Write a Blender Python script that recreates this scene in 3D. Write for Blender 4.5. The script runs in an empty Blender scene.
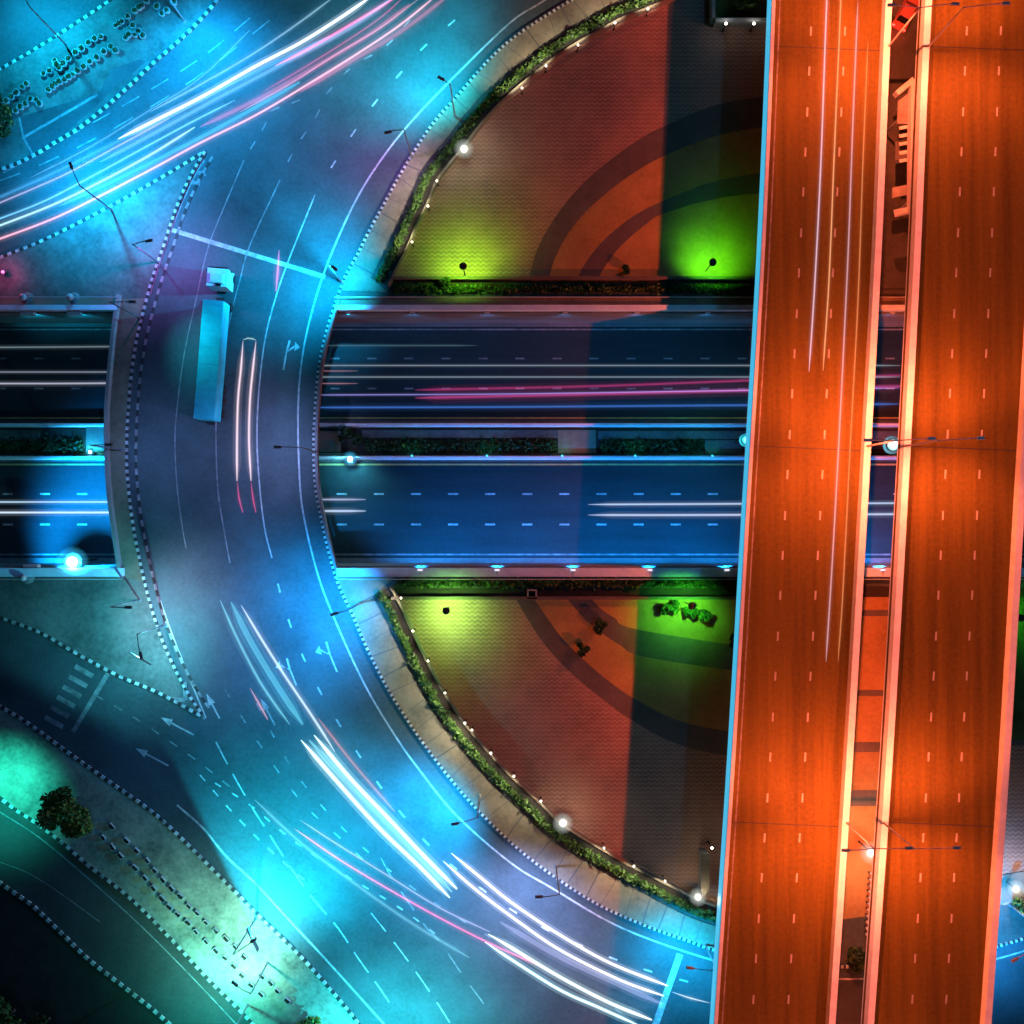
import bpy, math, random
from mathutils import Vector
from mathutils.geometry import tessellate_polygon
random.seed(7)
S = bpy.context.scene
COL = S.collection
R = math.radians

# ------------------------------------------------------------------ camera
H = 120.0                      # drone height above the streets, metres
K = 0.1125                     # metres per picture pixel at street level
cam_d = bpy.data.cameras.new('camera')
cam = bpy.data.objects.new('camera', cam_d); COL.objects.link(cam)
cam.location = (0, 0, H)
cam_d.sensor_width = 36; cam_d.sensor_fit = 'HORIZONTAL'
cam_d.angle = 2*math.atan(512*K/H)
cam_d.clip_start = 1; cam_d.clip_end = 6000
S.camera = cam

# ------------------------------------------------------------------ night sky, moon, exposure
w = bpy.data.worlds.new('World'); S.world = w; w.use_nodes = True
nt = w.node_tree; bg = nt.nodes['Background']
sky = nt.nodes.new('ShaderNodeTexSky'); sky.sky_type = 'NISHITA'; sky.sun_disc = False
sky.sun_elevation = R(-4.0); sky.sun_rotation = R(60)
nt.links.new(sky.outputs[0], bg.inputs[0]); bg.inputs[1].default_value = 0.08
sun_d = bpy.data.lights.new('moon', 'SUN'); sun_d.energy = 0.26; sun_d.angle = R(3); sun_d.color = (.1, .45, 1)
sun = bpy.data.objects.new('moon', sun_d); COL.objects.link(sun)
sun.rotation_euler = (R(20), 0, R(100)); sun.location = (0, 0, 100)
S.view_settings.view_transform = 'Standard'; S.view_settings.look = 'None'
S.view_settings.exposure = 0; S.view_settings.gamma = 1
S.render.engine = 'CYCLES'
S.cycles.use_denoising = True
S.cycles.max_bounces = 4; S.cycles.diffuse_bounces = 2; S.cycles.glossy_bounces = 2
S.cycles.transmission_bounces = 2; S.cycles.sample_clamp_indirect = 4
S.cycles.transparent_max_bounces = 96
S.cycles.use_light_tree = True

# ------------------------------------------------------------------ helpers
def W(px, py, z=0.0):
    """point of the place seen at a picture position, at height z"""
    s = K*(H-z)/H
    return Vector(((px-512)*s, (512-py)*s, z))

def spline(pts, n=8):
    P = [Vector((p[0], p[1])) for p in pts]
    if len(P) < 3:
        return [tuple(P[0].lerp(P[-1], i/n)) for i in range(n+1)]
    Q = [P[0]*2-P[1]] + P + [P[-1]*2-P[-2]]
    out = []
    for i in range(1, len(Q)-2):
        a, b, c, d = Q[i-1], Q[i], Q[i+1], Q[i+2]
        for k in range(n):
            t = k/n
            v = .5*((2*b)+(c-a)*t+(2*a-5*b+4*c-d)*t*t+(3*b-a-3*c+d)*t**3)
            out.append((v.x, v.y))
    out.append(tuple(P[-1]))
    return out

def resample(pts, step):
    """even steps (picture pixels) along a polyline"""
    out = [pts[0]]; acc = 0
    for a, b in zip(pts, pts[1:]):
        a = Vector(a); b = Vector(b); L = (b-a).length
        if L < 1e-9: continue
        t = step-acc
        while t <= L:
            q = a.lerp(b, t/L); out.append((q.x, q.y)); t += step
        acc = L-(t-step)
    return out

def offset(pts, d):
    out = []
    for i, p in enumerate(pts):
        a = Vector(pts[max(i-1, 0)]); b = Vector(pts[min(i+1, len(pts)-1)])
        t = (b-a).normalized(); n = Vector((-t.y, t.x))
        out.append((p[0]+n.x*d, p[1]+n.y*d))
    return out

BASE = {}
class MB:
    def __init__(s): s.v = []; s.f = []; s.m = []
    def quad(s, a, b, c, d, m=0):
        n = len(s.v); s.v += [tuple(a), tuple(b), tuple(c), tuple(d)]; s.f.append((n, n+1, n+2, n+3)); s.m.append(m)
    def hexa(s, p, m=0):
        """p: 4 bottom points ccw, 4 top points"""
        n = len(s.v); s.v += [tuple(q) for q in p]
        for f in ((3, 2, 1, 0), (4, 5, 6, 7), (0, 1, 5, 4), (1, 2, 6, 5), (2, 3, 7, 6), (3, 0, 4, 7)):
            s.f.append(tuple(n+i for i in f)); s.m.append(m)
    def box(s, c, size, ang=0, m=0, taper=1.0):
        cx, cy, cz = c; hx, hy, hz = size[0]/2, size[1]/2, size[2]/2
        ca, sa = math.cos(ang), math.sin(ang)
        def T(x, y, z): return (cx+x*ca-y*sa, cy+x*sa+y*ca, cz+z)
        q = [(-hx, -hy), (hx, -hy), (hx, hy), (-hx, hy)]
        s.hexa([T(x, y, -hz) for x, y in q]+[T(x*taper, y*taper, hz) for x, y in q], m)
    def prism(s, pts, z0, z1, m=0, mside=None):
        """pts world xy"""
        n = len(s.v); k = len(pts)
        ar = sum(pts[i][0]*pts[(i+1) % k][1]-pts[(i+1) % k][0]*pts[i][1] for i in range(k))
        if ar < 0: pts = pts[::-1]
        s.v += [(p[0], p[1], z1) for p in pts]
        tri = tessellate_polygon([[Vector((p[0], p[1], 0)) for p in pts]])
        def up(t):
            a, b, c = (pts[i] for i in t)
            return (b[0]-a[0])*(c[1]-a[1])-(b[1]-a[1])*(c[0]-a[0]) > 0
        for t in tri:
            t = t if up(t) else t[::-1]
            s.f.append(tuple(n+i for i in t)); s.m.append(m)
        if z0 is not None:
            s.v += [(p[0], p[1], z0) for p in pts]
            for t in tri:
                t = t if up(t) else t[::-1]
                s.f.append(tuple(n+k+i for i in t[::-1])); s.m.append(m if mside is None else mside)
            for i in range(k):
                j = (i+1) % k
                s.f.append((n+i, n+k+i, n+k+j, n+j)); s.m.append(m if mside is None else mside)
    def ribbon(s, P, wd, z, m=0):
        """flat ribbon along world polyline"""
        L, Rr = [], []
        for i, p in enumerate(P):
            a = P[max(i-1, 0)]; b = P[min(i+1, len(P)-1)]
            t = Vector((b[0]-a[0], b[1]-a[1])).normalized(); nx, ny = -t.y*wd/2, t.x*wd/2
            L.append((p[0]+nx, p[1]+ny, z)); Rr.append((p[0]-nx, p[1]-ny, z))
        n = len(s.v); k = len(P); s.v += L+Rr
        for i in range(k-1):
            s.f.append((n+i, n+k+i, n+k+i+1, n+i+1)); s.m.append(m)
    def wall(s, P, wd, z0, z1, mats=(0,), run=1, taper=1.0):
        """extruded wall along world polyline; mats cycle every run segments"""
        secs = []
        for i, p in enumerate(P):
            a = P[max(i-1, 0)]; b = P[min(i+1, len(P)-1)]
            t = Vector((b[0]-a[0], b[1]-a[1])).normalized(); nx, ny = -t.y*wd/2, t.x*wd/2
            secs.append([(p[0]+nx, p[1]+ny, z0), (p[0]-nx, p[1]-ny, z0),
                         (p[0]-nx*taper, p[1]-ny*taper, z1), (p[0]+nx*taper, p[1]+ny*taper, z1)])
        n = len(s.v)
        for q in secs: s.v += q
        k = len(secs)
        for i in range(k-1):
            m = mats[(i//run) % len(mats)]; a = n+4*i; b = a+4
            for e in range(4):
                e2 = (e+1) % 4
                s.f.append((a+e, b+e, b+e2, a+e2)); s.m.append(m)
        s.f.append((n, n+1, n+2, n+3)); s.m.append(mats[0])
        e = n+4*(k-1); s.f.append((e+3, e+2, e+1, e)); s.m.append(mats[0])
    def tube(s, P, r, seg=6, m=0, r1=None):
        P = [Vector(p) for p in P]; n0 = len(s.v); k = len(P)
        for i, p in enumerate(P):
            t = (P[min(i+1, k-1)]-P[max(i-1, 0)]).normalized()
            u = t.cross(Vector((0, 0, 1)))
            if u.length < 1e-3: u = t.cross(Vector((1, 0, 0)))
            u.normalize(); v = u.cross(t)
            rr = r if r1 is None else r+(r1-r)*i/(k-1)
            for j in range(seg):
                a = 2*math.pi*j/seg; s.v.append(tuple(p+u*math.cos(a)*rr+v*math.sin(a)*rr))
        for i in range(k-1):
            for j in range(seg):
                j2 = (j+1) % seg; a = n0+i*seg
                s.f.append((a+j, a+seg+j, a+seg+j2, a+j2)); s.m.append(m)
        s.f.append(tuple(n0+j for j in range(seg))); s.m.append(m)
        s.f.append(tuple(n0+(k-1)*seg+j for j in reversed(range(seg)))); s.m.append(m)
    def lathe(s, c, prof, seg=14, m=0):
        """prof: list of (radius, z)"""
        n = len(s.v); k = len(prof)
        for r, z in prof:
            for j in range(seg):
                a = 2*math.pi*j/seg; s.v.append((c[0]+r*math.cos(a), c[1]+r*math.sin(a), c[2]+z))
        for i in range(k-1):
            for j in range(seg):
                j2 = (j+1) % seg; a = n+i*seg
                s.f.append((a+j, a+j2, a+seg+j2, a+seg+j)); s.m.append(m)
        s.f.append(tuple(n+j for j in reversed(range(seg)))); s.m.append(m)
        s.f.append(tuple(n+(k-1)*seg+j for j in range(seg))); s.m.append(m)
    def ball(s, c, r, seg=12, m=0, sq=1.0):
        prof = [(max(r*math.sin(math.pi*i/8), .002), -r*sq*math.cos(math.pi*i/8)) for i in range(9)]
        s.lathe(c, prof, seg, m)
    def leaf(s, c, r, m=0):
        a = Vector((random.gauss(0, 1), random.gauss(0, 1), random.gauss(0, 1)+.6)).normalized()
        u = a.orthogonal().normalized(); v = a.cross(u); t = random.uniform(0, 6.28)
        u, v = u*math.cos(t)+v*math.sin(t), v*math.cos(t)-u*math.sin(t)
        c = Vector(c); s.quad(c-u*r, c-v*r*.55, c+u*r, c+v*r*.55, m)
    def build(s, name, mats, parent=None, local=False, smooth=False):
        v = s.v
        if parent is not None and not local:
            b = BASE.get(parent.name, Vector((0, 0, 0)))
            v = [(p[0]-b[0], p[1]-b[1], p[2]-b[2]) for p in v]
        me = bpy.data.meshes.new(name); me.from_pydata(v, [], s.f)
        for mt in (mats if isinstance(mats, (list, tuple)) else [mats]): me.materials.append(mt)
        me.polygons.foreach_set('material_index', s.m)
        if smooth: me.polygons.foreach_set('use_smooth', [True]*len(s.f))
        me.update()
        o = bpy.data.objects.new(name, me); COL.objects.link(o)
        if parent is not None:
            o.parent = parent
            BASE[o.name] = BASE.get(parent.name, Vector((0, 0, 0))) if not local else Vector((0, 0, 0))
        return o

def tag(o, label, cat, group=None, kind=None):
    if label: o['label'] = label
    if cat: o['category'] = cat
    if group: o['group'] = group
    if kind: o['kind'] = kind
    return o
def thing(name, label, cat, loc=(0, 0, 0), rz=0, group=None):
    o = bpy.data.objects.new(name, None); COL.objects.link(o); o.empty_display_size = .3
    o.location = loc; o.rotation_euler = (0, 0, rz); BASE[o.name] = Vector(loc)
    return tag(o, label, cat, group)
def struct(o): o['kind'] = 'structure'; return o
def copy_tree(o, parent=None):
    c = o.copy(); COL.objects.link(c)
    if parent: c.parent = parent
    for ch in list(o.children): copy_tree(ch, c)
    return c
def light(parent, name, kind, loc, energy, color, size=.15, cone=150, blend=.6, aim=None, local=False):
    d = bpy.data.lights.new(name, kind); d.energy = energy; d.color = color; d.shadow_soft_size = size
    if kind == 'SPOT': d.spot_size = R(cone); d.spot_blend = blend
    o = bpy.data.objects.new(name, d); COL.objects.link(o)
    loc = Vector(loc)
    if aim is not None:
        o.rotation_euler = (Vector(aim)-loc).to_track_quat('-Z', 'Y').to_euler()
    if parent is not None:
        o.parent = parent
        if not local: loc = loc-BASE[parent.name]
    o.location = loc
    return o
ORD = ['first', 'second', 'third', 'fourth', 'fifth', 'sixth', 'seventh', 'eighth', 'ninth', 'tenth', 'eleventh', 'twelfth',
       'thirteenth', 'fourteenth', 'fifteenth', 'sixteenth', 'seventeenth', 'eighteenth', 'nineteenth', 'twentieth']

# ------------------------------------------------------------------ materials
def mat(name, col, rough=.8, var=.25, scale=.35, stretch=(1, 1, 1), spec=.3, col2=None, metal=0, fine=2.5):
    m = bpy.data.materials.new(name); m.use_nodes = True
    n = m.node_tree.nodes; l = m.node_tree.links; b = n['Principled BSDF']
    b.inputs['Roughness'].default_value = rough; b.inputs['Metallic'].default_value = metal
    b.inputs['Specular IOR Level'].default_value = spec
    if var > 0:
        geo = n.new('ShaderNodeNewGeometry'); mp = n.new('ShaderNodeMapping'); mp.inputs['Scale'].default_value = stretch
        l.new(geo.outputs['Position'], mp.inputs['Vector'])
        n1 = n.new('ShaderNodeTexNoise'); n1.inputs['Scale'].default_value = scale; n1.inputs['Detail'].default_value = 6; n1.inputs['Roughness'].default_value = .65
        n2 = n.new('ShaderNodeTexNoise'); n2.inputs['Scale'].default_value = fine; n2.inputs['Detail'].default_value = 3
        l.new(mp.outputs[0], n1.inputs['Vector']); l.new(geo.outputs['Position'], n2.inputs['Vector'])
        ad = n.new('ShaderNodeMath'); ad.operation = 'MULTIPLY_ADD'; ad.inputs[1].default_value = .35
        l.new(n2.outputs[0], ad.inputs[0]); l.new(n1.outputs[0], ad.inputs[2])
        rp = n.new('ShaderNodeValToRGB'); rp.color_ramp.elements[0].position = .45; rp.color_ramp.elements[1].position = .9
        c2 = col2 or col
        rp.color_ramp.elements[0].color = (*[max(c*(1-var), 0) for c in col], 1)
        rp.color_ramp.elements[1].color = (*[min(c*(1+var), 1) for c in c2], 1)
        l.new(ad.outputs[0], rp.inputs[0]); l.new(rp.outputs[0], b.inputs['Base Color'])
    else:
        b.inputs['Base Color'].default_value = (*col, 1)
    return m
def glow(name, col, strength, sample=True):
    m = bpy.data.materials.new(name); m.use_nodes = True
    n = m.node_tree.nodes; b = n['Principled BSDF']
    b.inputs['Base Color'].default_value = (.2, .2, .2, 1)
    b.inputs['Emission Color'].default_value = (*col, 1); b.inputs['Emission Strength'].default_value = strength
    if not sample: m.cycles.emission_sampling = 'NONE'
    return m
def zigzag_mat(name, c1, c2, line):
    """red pavers laid in zigzag courses with paler joints"""
    m = bpy.data.materials.new(name); m.use_nodes = True
    n = m.node_tree.nodes; l = m.node_tree.links; b = n['Principled BSDF']; b.inputs['Roughness'].default_value = .9
    geo = n.new('ShaderNodeNewGeometry'); sp = n.new('ShaderNodeSeparateXYZ'); l.new(geo.outputs['Position'], sp.inputs[0])
    def math_(op, a, b_=None, c=None):
        k = n.new('ShaderNodeMath'); k.operation = op
        for q, v in enumerate((a, b_, c)):
            if v is None: continue
            if isinstance(v, (int, float)): k.inputs[q].default_value = v
            else: l.new(v, k.inputs[q])
        return k.outputs[0]
    pp = math_('PINGPONG', sp.outputs[0], .32)
    y = math_('MULTIPLY_ADD', pp, .75, sp.outputs[1])
    st = math_('FRACT', math_('DIVIDE', y, .5))
    ln = math_('LESS_THAN', st, .3)
    n1 = n.new('ShaderNodeTexNoise'); n1.inputs['Scale'].default_value = .16; n1.inputs['Detail'].default_value = 7; n1.inputs['Roughness'].default_value = .7
    n2 = n.new('ShaderNodeTexNoise'); n2.inputs['Scale'].default_value = 1.4; n2.inputs['Detail'].default_value = 2
    l.new(geo.outputs['Position'], n1.inputs['Vector']); l.new(geo.outputs['Position'], n2.inputs['Vector'])
    rp = n.new('ShaderNodeValToRGB'); rp.color_ramp.elements[0].position = .35; rp.color_ramp.elements[1].position = .68
    rp.color_ramp.elements[0].color = (*c1, 1); rp.color_ramp.elements[1].color = (*c2, 1); l.new(n1.outputs[0], rp.inputs[0])
    mx = n.new('ShaderNodeMix'); mx.data_type = 'RGBA'; l.new(math_('MULTIPLY', ln, math_('MULTIPLY', n2.outputs[0], 1.05)), mx.inputs[0])
    l.new(rp.outputs[0], mx.inputs[6]); mx.inputs[7].default_value = (*line, 1); l.new(mx.outputs[2], b.inputs['Base Color'])
    return m
def trail_mat(col, strength, nm='trail_glow'):
    m = bpy.data.materials.new(nm); m.use_nodes = True
    n = m.node_tree.nodes; l = m.node_tree.links; n.clear()
    e = n.new('ShaderNodeEmission'); e.inputs[0].default_value = (*col, 1); e.inputs[1].default_value = strength
    t = n.new('ShaderNodeBsdfTransparent'); a = n.new('ShaderNodeAddShader'); o = n.new('ShaderNodeOutputMaterial')
    l.new(e.outputs[0], a.inputs[0]); l.new(t.outputs[0], a.inputs[1]); l.new(a.outputs[0], o.inputs[0])
    return m
M = {}
M['ground'] = mat('bare_ground', (.07, .075, .065), .95, .4, .2)
M['asphalt'] = mat('asphalt', (.046, .064, .07), .7, .42, .12, spec=.35)
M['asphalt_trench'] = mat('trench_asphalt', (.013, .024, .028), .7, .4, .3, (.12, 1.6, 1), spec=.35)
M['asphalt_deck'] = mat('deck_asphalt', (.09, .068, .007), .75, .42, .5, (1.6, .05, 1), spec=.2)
M['asphalt_old'] = mat('old_asphalt', (.05, .052, .05), .8, .35, .15)
M['paint'] = mat('road_paint', (.34, .34, .34), .6, .5, 1.2)
M['paint_worn'] = mat('worn_road_paint', (.19, .19, .19), .7, .6, .8)
M['paint_deck'] = mat('faded_lane_paint', (.3, .32, .3), .7, .2, 1)
M['yellow'] = mat('yellow_road_paint', (.45, .3, .1), .7, .3, 1)
M['kerb_w'] = mat('white_kerb_paint', (.36, .36, .35), .7, .6, .9)
M['kerb_b'] = mat('black_kerb_paint', (.03, .03, .03), .7, .2, 1.5)
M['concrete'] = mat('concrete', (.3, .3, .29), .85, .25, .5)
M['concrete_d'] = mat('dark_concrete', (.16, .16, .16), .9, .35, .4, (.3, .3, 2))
M['parapet'] = mat('painted_parapet', (.6, .76, .95), .8, .15, .6)
M['paving'] = mat('pale_paving', (.17, .14, .1), .85, .35, .25)
M['paving_green'] = mat('mossy_paving', (.075, .09, .085), .9, .45, .22, col2=(.1, .105, .095))
M['paving_pale'] = mat('worn_pale_paving', (.16, .17, .14), .9, .5, .22, col2=(.24, .22, .17))
M['joint'] = mat('paving_joint', (.09, .088, .08), .9, 0)  # dark tone of the shadow lines drawn on the garden pavement
M['brick'] = zigzag_mat('plaza_pavers', (.2, .11, .08), (.36, .19, .125), (.46, .3, .23))
M['band'] = mat('grey_band_paving', (.11, .088, .075), .85, .25, .3)
M['inner'] = mat('ochre_plaza_paving', (.34, .19, .06), .85, .3, .2)
M['soil'] = mat('soil', (.03, .025, .02), .95, .3, .5)
M['leaf'] = mat('leaf', (.03, .075, .014), .6, .6, .8, col2=(.055, .11, .02))
M['leaf_t'] = mat('sunlit_leaf', (.08, .15, .02), .6, .6, .8, col2=(.15, .2, .03))  # leaf colour raised to carry lamp light on the tree crowns
M['leaf_d'] = mat('dark_leaf', (.022, .05, .012), .6, .5, .8)
M['leaf_y'] = mat('yellow_leaf', (.16, .15, .03), .6, .4, .8)
M['grass'] = mat('lawn', (.04, .075, .02), .95, .5, .4)
M['bark'] = mat('bark', (.06, .045, .03), .9, .3, 3)
M['metal_d'] = mat('dark_metal', (.02, .021, .023), .5, 0, metal=.3)
M['metal_g'] = mat('galvanised_metal', (.45, .45, .45), .45, .15, 2, metal=.2)
M['white'] = mat('white_paint', (.72, .72, .72), .6, .12, 1)
M['lamp_grey'] = mat('lamp_post_grey', (.16, .17, .18), .5, .1, 3)
M['rubber'] = mat('rubber', (.015, .015, .015), .9, 0)
M['glass'] = mat('dark_glass', (.01, .012, .015), .1, 0, spec=.8)
M['trailer'] = mat('trailer_roof', (.03, .5, .56), .6, .2, .6)
M['cab'] = mat('cab_paint', (.3, .78, .74), .4, .1, 1)
M['car'] = mat('car_paint', (.4, .12, .1), .35, 0, spec=.6)
M['lamp_w'] = glow('lamp_white', (1, .93, .8), 5)
M['lamp_c'] = glow('lamp_cyan', (.55, .95, 1), 16)
M['lamp_s'] = glow('lamp_small', (1, .85, .68), 4)
M['lamp_blue'] = glow('lamp_blue', (.5, .75, 1), 5)
M['lens_c'] = glow('lens_cyan', (.3, .8, 1), 6, False)
M['lens_g'] = glow('lens_green', (.3, 1, .1), 6, False)
M['lens_o'] = glow('lens_sodium', (1, .35, .08), 6, False)
M['frost_a'] = trail_mat((1, .96, .85), .09, 'frosted_glass'); M['frost_b'] = trail_mat((.9, 1, .9), .028, 'frosted_glass')  # see-through glow for the halo shells added round bright bulbs
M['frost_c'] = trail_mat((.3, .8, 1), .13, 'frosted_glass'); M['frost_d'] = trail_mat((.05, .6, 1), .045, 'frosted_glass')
M['lamp_dim'] = glow('lamp_dim', (.8, .85, 1), 1.1)
M['lamp_pink'] = glow('lamp_pink', (1, .08, .35), 2)
M['lamp_cy'] = glow('lamp_turquoise', (.05, .85, .9), 1.1)
M['lamp_pc'] = glow('lamp_pale_cyan', (.35, .8, .9), 1.1)
M['led'] = glow('led_edge', (.06, .55, .85), .85)  # glow standing in for cyan light on the deck's outer face
M['tail'] = glow('tail_lamp', (1, .03, .02), 8)

# ------------------------------------------------------------------ the ground with the trench cut in it
TZ = -6.5                                    # floor of the underpass trench
YN = (512-311)*K; YS = (512-568)*K           # lips of the trench
m = MB(); X = 2500
prof = [(-X, 0), (YS, 0), (YS, TZ), (YN, TZ), (YN, 0), (X, 0)]
for (y0, z0), (y1, z1) in zip(prof, prof[1:]):
    m.quad((-X, y0, z0), (X, y0, z0), (X, y1, z1), (-X, y1, z1))
struct(m.build('ground', M['ground']))

def tX(px, z=TZ): return W(px, 512, z)[0]
def tY(py, z=TZ): return W(512, py, z)[1]
XL, XR = -130, 190
def sheet(name, x0, x1, y0, y1, z, mt, parent=None):
    m = MB(); m.quad((x0, y1, z), (x1, y1, z), (x1, y0, z), (x0, y0, z)); return m.build(name, mt, parent)
def structs(name, m, mt): return struct(m.build(name, mt))

# carriageways on the trench floor
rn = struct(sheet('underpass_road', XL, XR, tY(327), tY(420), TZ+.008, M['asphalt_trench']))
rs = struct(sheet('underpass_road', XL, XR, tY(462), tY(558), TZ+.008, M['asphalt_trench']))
m = MB()
for px in range(-700, 1800, 37):
    for dx, y in ((329, 358.5), (329, 388.5)):
        x = (px+dx) % 2500-700
        a = tX(x-4.5); m.quad((a, tY(y-.8), TZ+.014), (a, tY(y+.8), TZ+.014), (tX(x+4.5), tY(y+.8), TZ+.014), (tX(x+4.5), tY(y-.8), TZ+.014))
m.build('lane_dashes', M['paint_worn'], rn)
m = MB(); m.ribbon([(XL, tY(329.5)), (XR, tY(329.5))], .18, TZ+.013); m.build('edge_line', M['paint_worn'], rn)
m = MB(); m.ribbon([(XL, tY(418)), (XR, tY(418))], .18, TZ+.013); m.build('edge_line', M['yellow'], rn)
m = MB()
for k in range(70):
    for y in (494, 524.5):
        x = -700+k*37.1+3
        m.quad((tX(x-5), tY(y-.9), TZ+.014), (tX(x-5), tY(y+.9), TZ+.014), (tX(x+5), tY(y+.9), TZ+.014), (tX(x+5), tY(y-.9), TZ+.014))
m.build('lane_dashes', M['paint'], rs)
m = MB(); m.ribbon([(XL, tY(464.5)), (XR, tY(464.5))], .2, TZ+.013); m.build('edge_line', M['yellow'], rs)
m = MB(); m.ribbon([(XL, tY(554.5)), (XR, tY(554.5))], .2, TZ+.013); m.build('edge_line', M['paint_worn'], rs)
struct(sheet('verge', XL, XR, tY(321.5), tY(327), TZ+.12, M['concrete_d']))
struct(sheet('verge', XL, XR, tY(558), tY(564.5), TZ+.12, M['concrete_d']))

# ------------------------------------------------------------------ curves measured along the streets (picture positions)
inner = spline([(640, -40), (572, 0), (505, 45), (455, 99), (430, 128), (402, 172), (385, 203), (370, 230), (357, 256), (345, 278), (335, 305),
                (325, 338), (319, 368), (316, 400), (314, 440), (315, 480), (320, 512), (328, 548), (338, 583), (352, 613),
                (368, 650), (390, 692), (420, 738), (450, 778), (480, 812), (520, 850), (560, 880), (600, 905), (650, 927),
                (690, 941), (712, 949), (760, 960), (820, 966), (880, 965), (940, 959), (1000, 945), (1060, 925), (1160, 880)], 6)
eline = spline([(600, -40), (545, 0), (511, 22), (456, 75), (411, 122), (381, 160), (356, 200), (333, 250), (318, 291), (306, 336), (300, 376),
                (298, 416), (299, 465), (303, 512), (318, 575), (338, 627), (366, 687), (396, 737), (418, 768), (456, 815),
                (511, 863), (552, 888), (622, 928), (712, 960), (780, 975), (850, 979), (930, 974), (1000, 958), (1060, 938), (1160, 895)], 6)
outer = spline([(205, 152), (190, 178), (176, 210), (165, 243), (154, 275), (144, 310), (136, 345), (131, 380), (128, 420), (127, 460), (130, 500), (136, 540),
                (147, 590), (160, 633), (175, 668), (190, 696), (204, 716)], 6)
barr = spline([(121, 296), (116, 330), (112, 370), (109, 410), (109, 450), (111, 490), (116, 530), (123, 578)], 5)  # outer parapet of the bridge

def WP(pts, z=0): return [W(p[0], p[1], z) for p in pts]
def W2(pts): return [tuple(W(p[0], p[1]))[:2] for p in pts]

# ring road and its feeders: asphalt sheets
ring_out_s = [(204, 716), (150, 690), (80, 654), (0, 617), (-400, 430-20)]
lower_kerb = spline([(-120, 640), (-40, 684), (0, 706), (28, 723), (60, 746), (100, 775), (145, 806), (170, 827), (200, 856), (230, 886), (260, 916),
                     (300, 955), (340, 1000), (372, 1040), (440, 1120)], 5)
isl_road = spline([(-120, 560), (-40, 598), (0, 617), (40, 632), (80, 655), (120, 676), (160, 693), (204, 717)], 5)   # south-west island, road side
nw_low = spline([(-120, 305), (0, 258), (45, 240), (110, 207), (165, 176), (205, 152)], 5)                     # north-west island, road side
nw_up = spline([(-120, 205), (0, 170), (35, 155), (55, 143), (80, 128), (105, 108), (130, 86), (152, 65), (175, 45), (197, 24), (218, 0), (250, -40)], 5)
poly = [p for p in inner] + [(1160, 1300), (440, 1120)] + [p for p in lower_kerb[::-1]] + [p for p in isl_road] + outer[::-1][1:] + nw_low[::-1][1:] + nw_up + [(640, -40)]
m = MB(); m.prism(W2(poly), None, .008)
ring = struct(m.build('ring_road', M['asphalt']))
poly = [(-160, 160)]+spline([(-120, 135), (0, 70), (35, 50), (70, 28), (112, 0), (170, -40)], 5)+[(-160, -60)]
nwroad = spline([(-120, 135), (0, 70), (35, 50), (70, 28), (112, 0), (170, -40)], 5)
m = MB(); m.prism(W2(nwroad+[(-160, -60), (-160, 155)]), None, .008); struct(m.build('side_road', M['asphalt']))
lr_up = spline([(-120, 700), (0, 797), (30, 818), (60, 840), (90, 866), (130, 897), (170, 937), (210, 980), (250, 1020), (330, 1110)], 5)
lr_lo = spline([(-120, 790), (0, 882), (30, 903), (60, 931), (90, 960), (130, 991), (170, 1024), (260, 1110)], 5)
m = MB(); m.prism(W2(lr_up+lr_lo[::-1]), None, .008); srv = struct(m.build('service_road', M['asphalt_old']))

# bridge that carries the ring across the trench
inner_b = [p for p in inner if 285 < p[1] < 600 and p[0] < 345]
bt = thing('road_bridge', 'curved concrete bridge carrying the ring road over the sunken road', 'bridge', W(220, 440, TZ))
m = MB(); m.prism(W2([p for p in barr]+inner_b[::-1]), -1.3, -.012); m.build('bridge_slab', M['concrete'], bt)
m = MB(); m.wall(WP(barr), .35, -.02, 1.0); m.build('parapet', M['concrete'], bt)
m = MB(); m.wall(WP(offset([p for p in inner if 300 < p[1] < 580 and p[0] < 345], -3.5)), .3, -.02, .9); m.build('parapet', M['concrete_d'], bt)
for px in (150, 215, 280):
    for py in (440,):
        m = MB(); c = W(px, py, TZ); m.box((c[0], c[1], TZ/2-.6), (1.2, 2.2, -TZ-1.2)); m.build('pier', M['concrete_d'], bt)
m = MB(); m.prism(W2([p for p in outer if 290 < p[1] < 590]+[p for p in offset(barr, -1.6)][::-1]), -.005, .13); m.build('walkway', M['paving'], bt)

# islands and pavements
def island(name, pts, mt, h=.14):
    m = MB(); m.prism(W2(pts), -.05, h); return struct(m.build(name, mt))
island('north_west_island', nw_low+[p for p in outer if p[1] < 300]+[(121, 299), (-120, 299)], M['paving_green'])
isl_sw = [(-120, 577), (123, 577)]+[p for p in outer if p[1] > 580]+isl_road[::-1]
island('south_west_island', isl_sw, M['paving_green'])
island('upper_island', nw_up+nwroad[::-1], M['paving_green'])
island('lower_pavement', lower_kerb+lr_up[::-1], M['paving_pale'])
island('corner_ground', lr_lo+[(-120, 1110)], M['soil'], .1)

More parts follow.
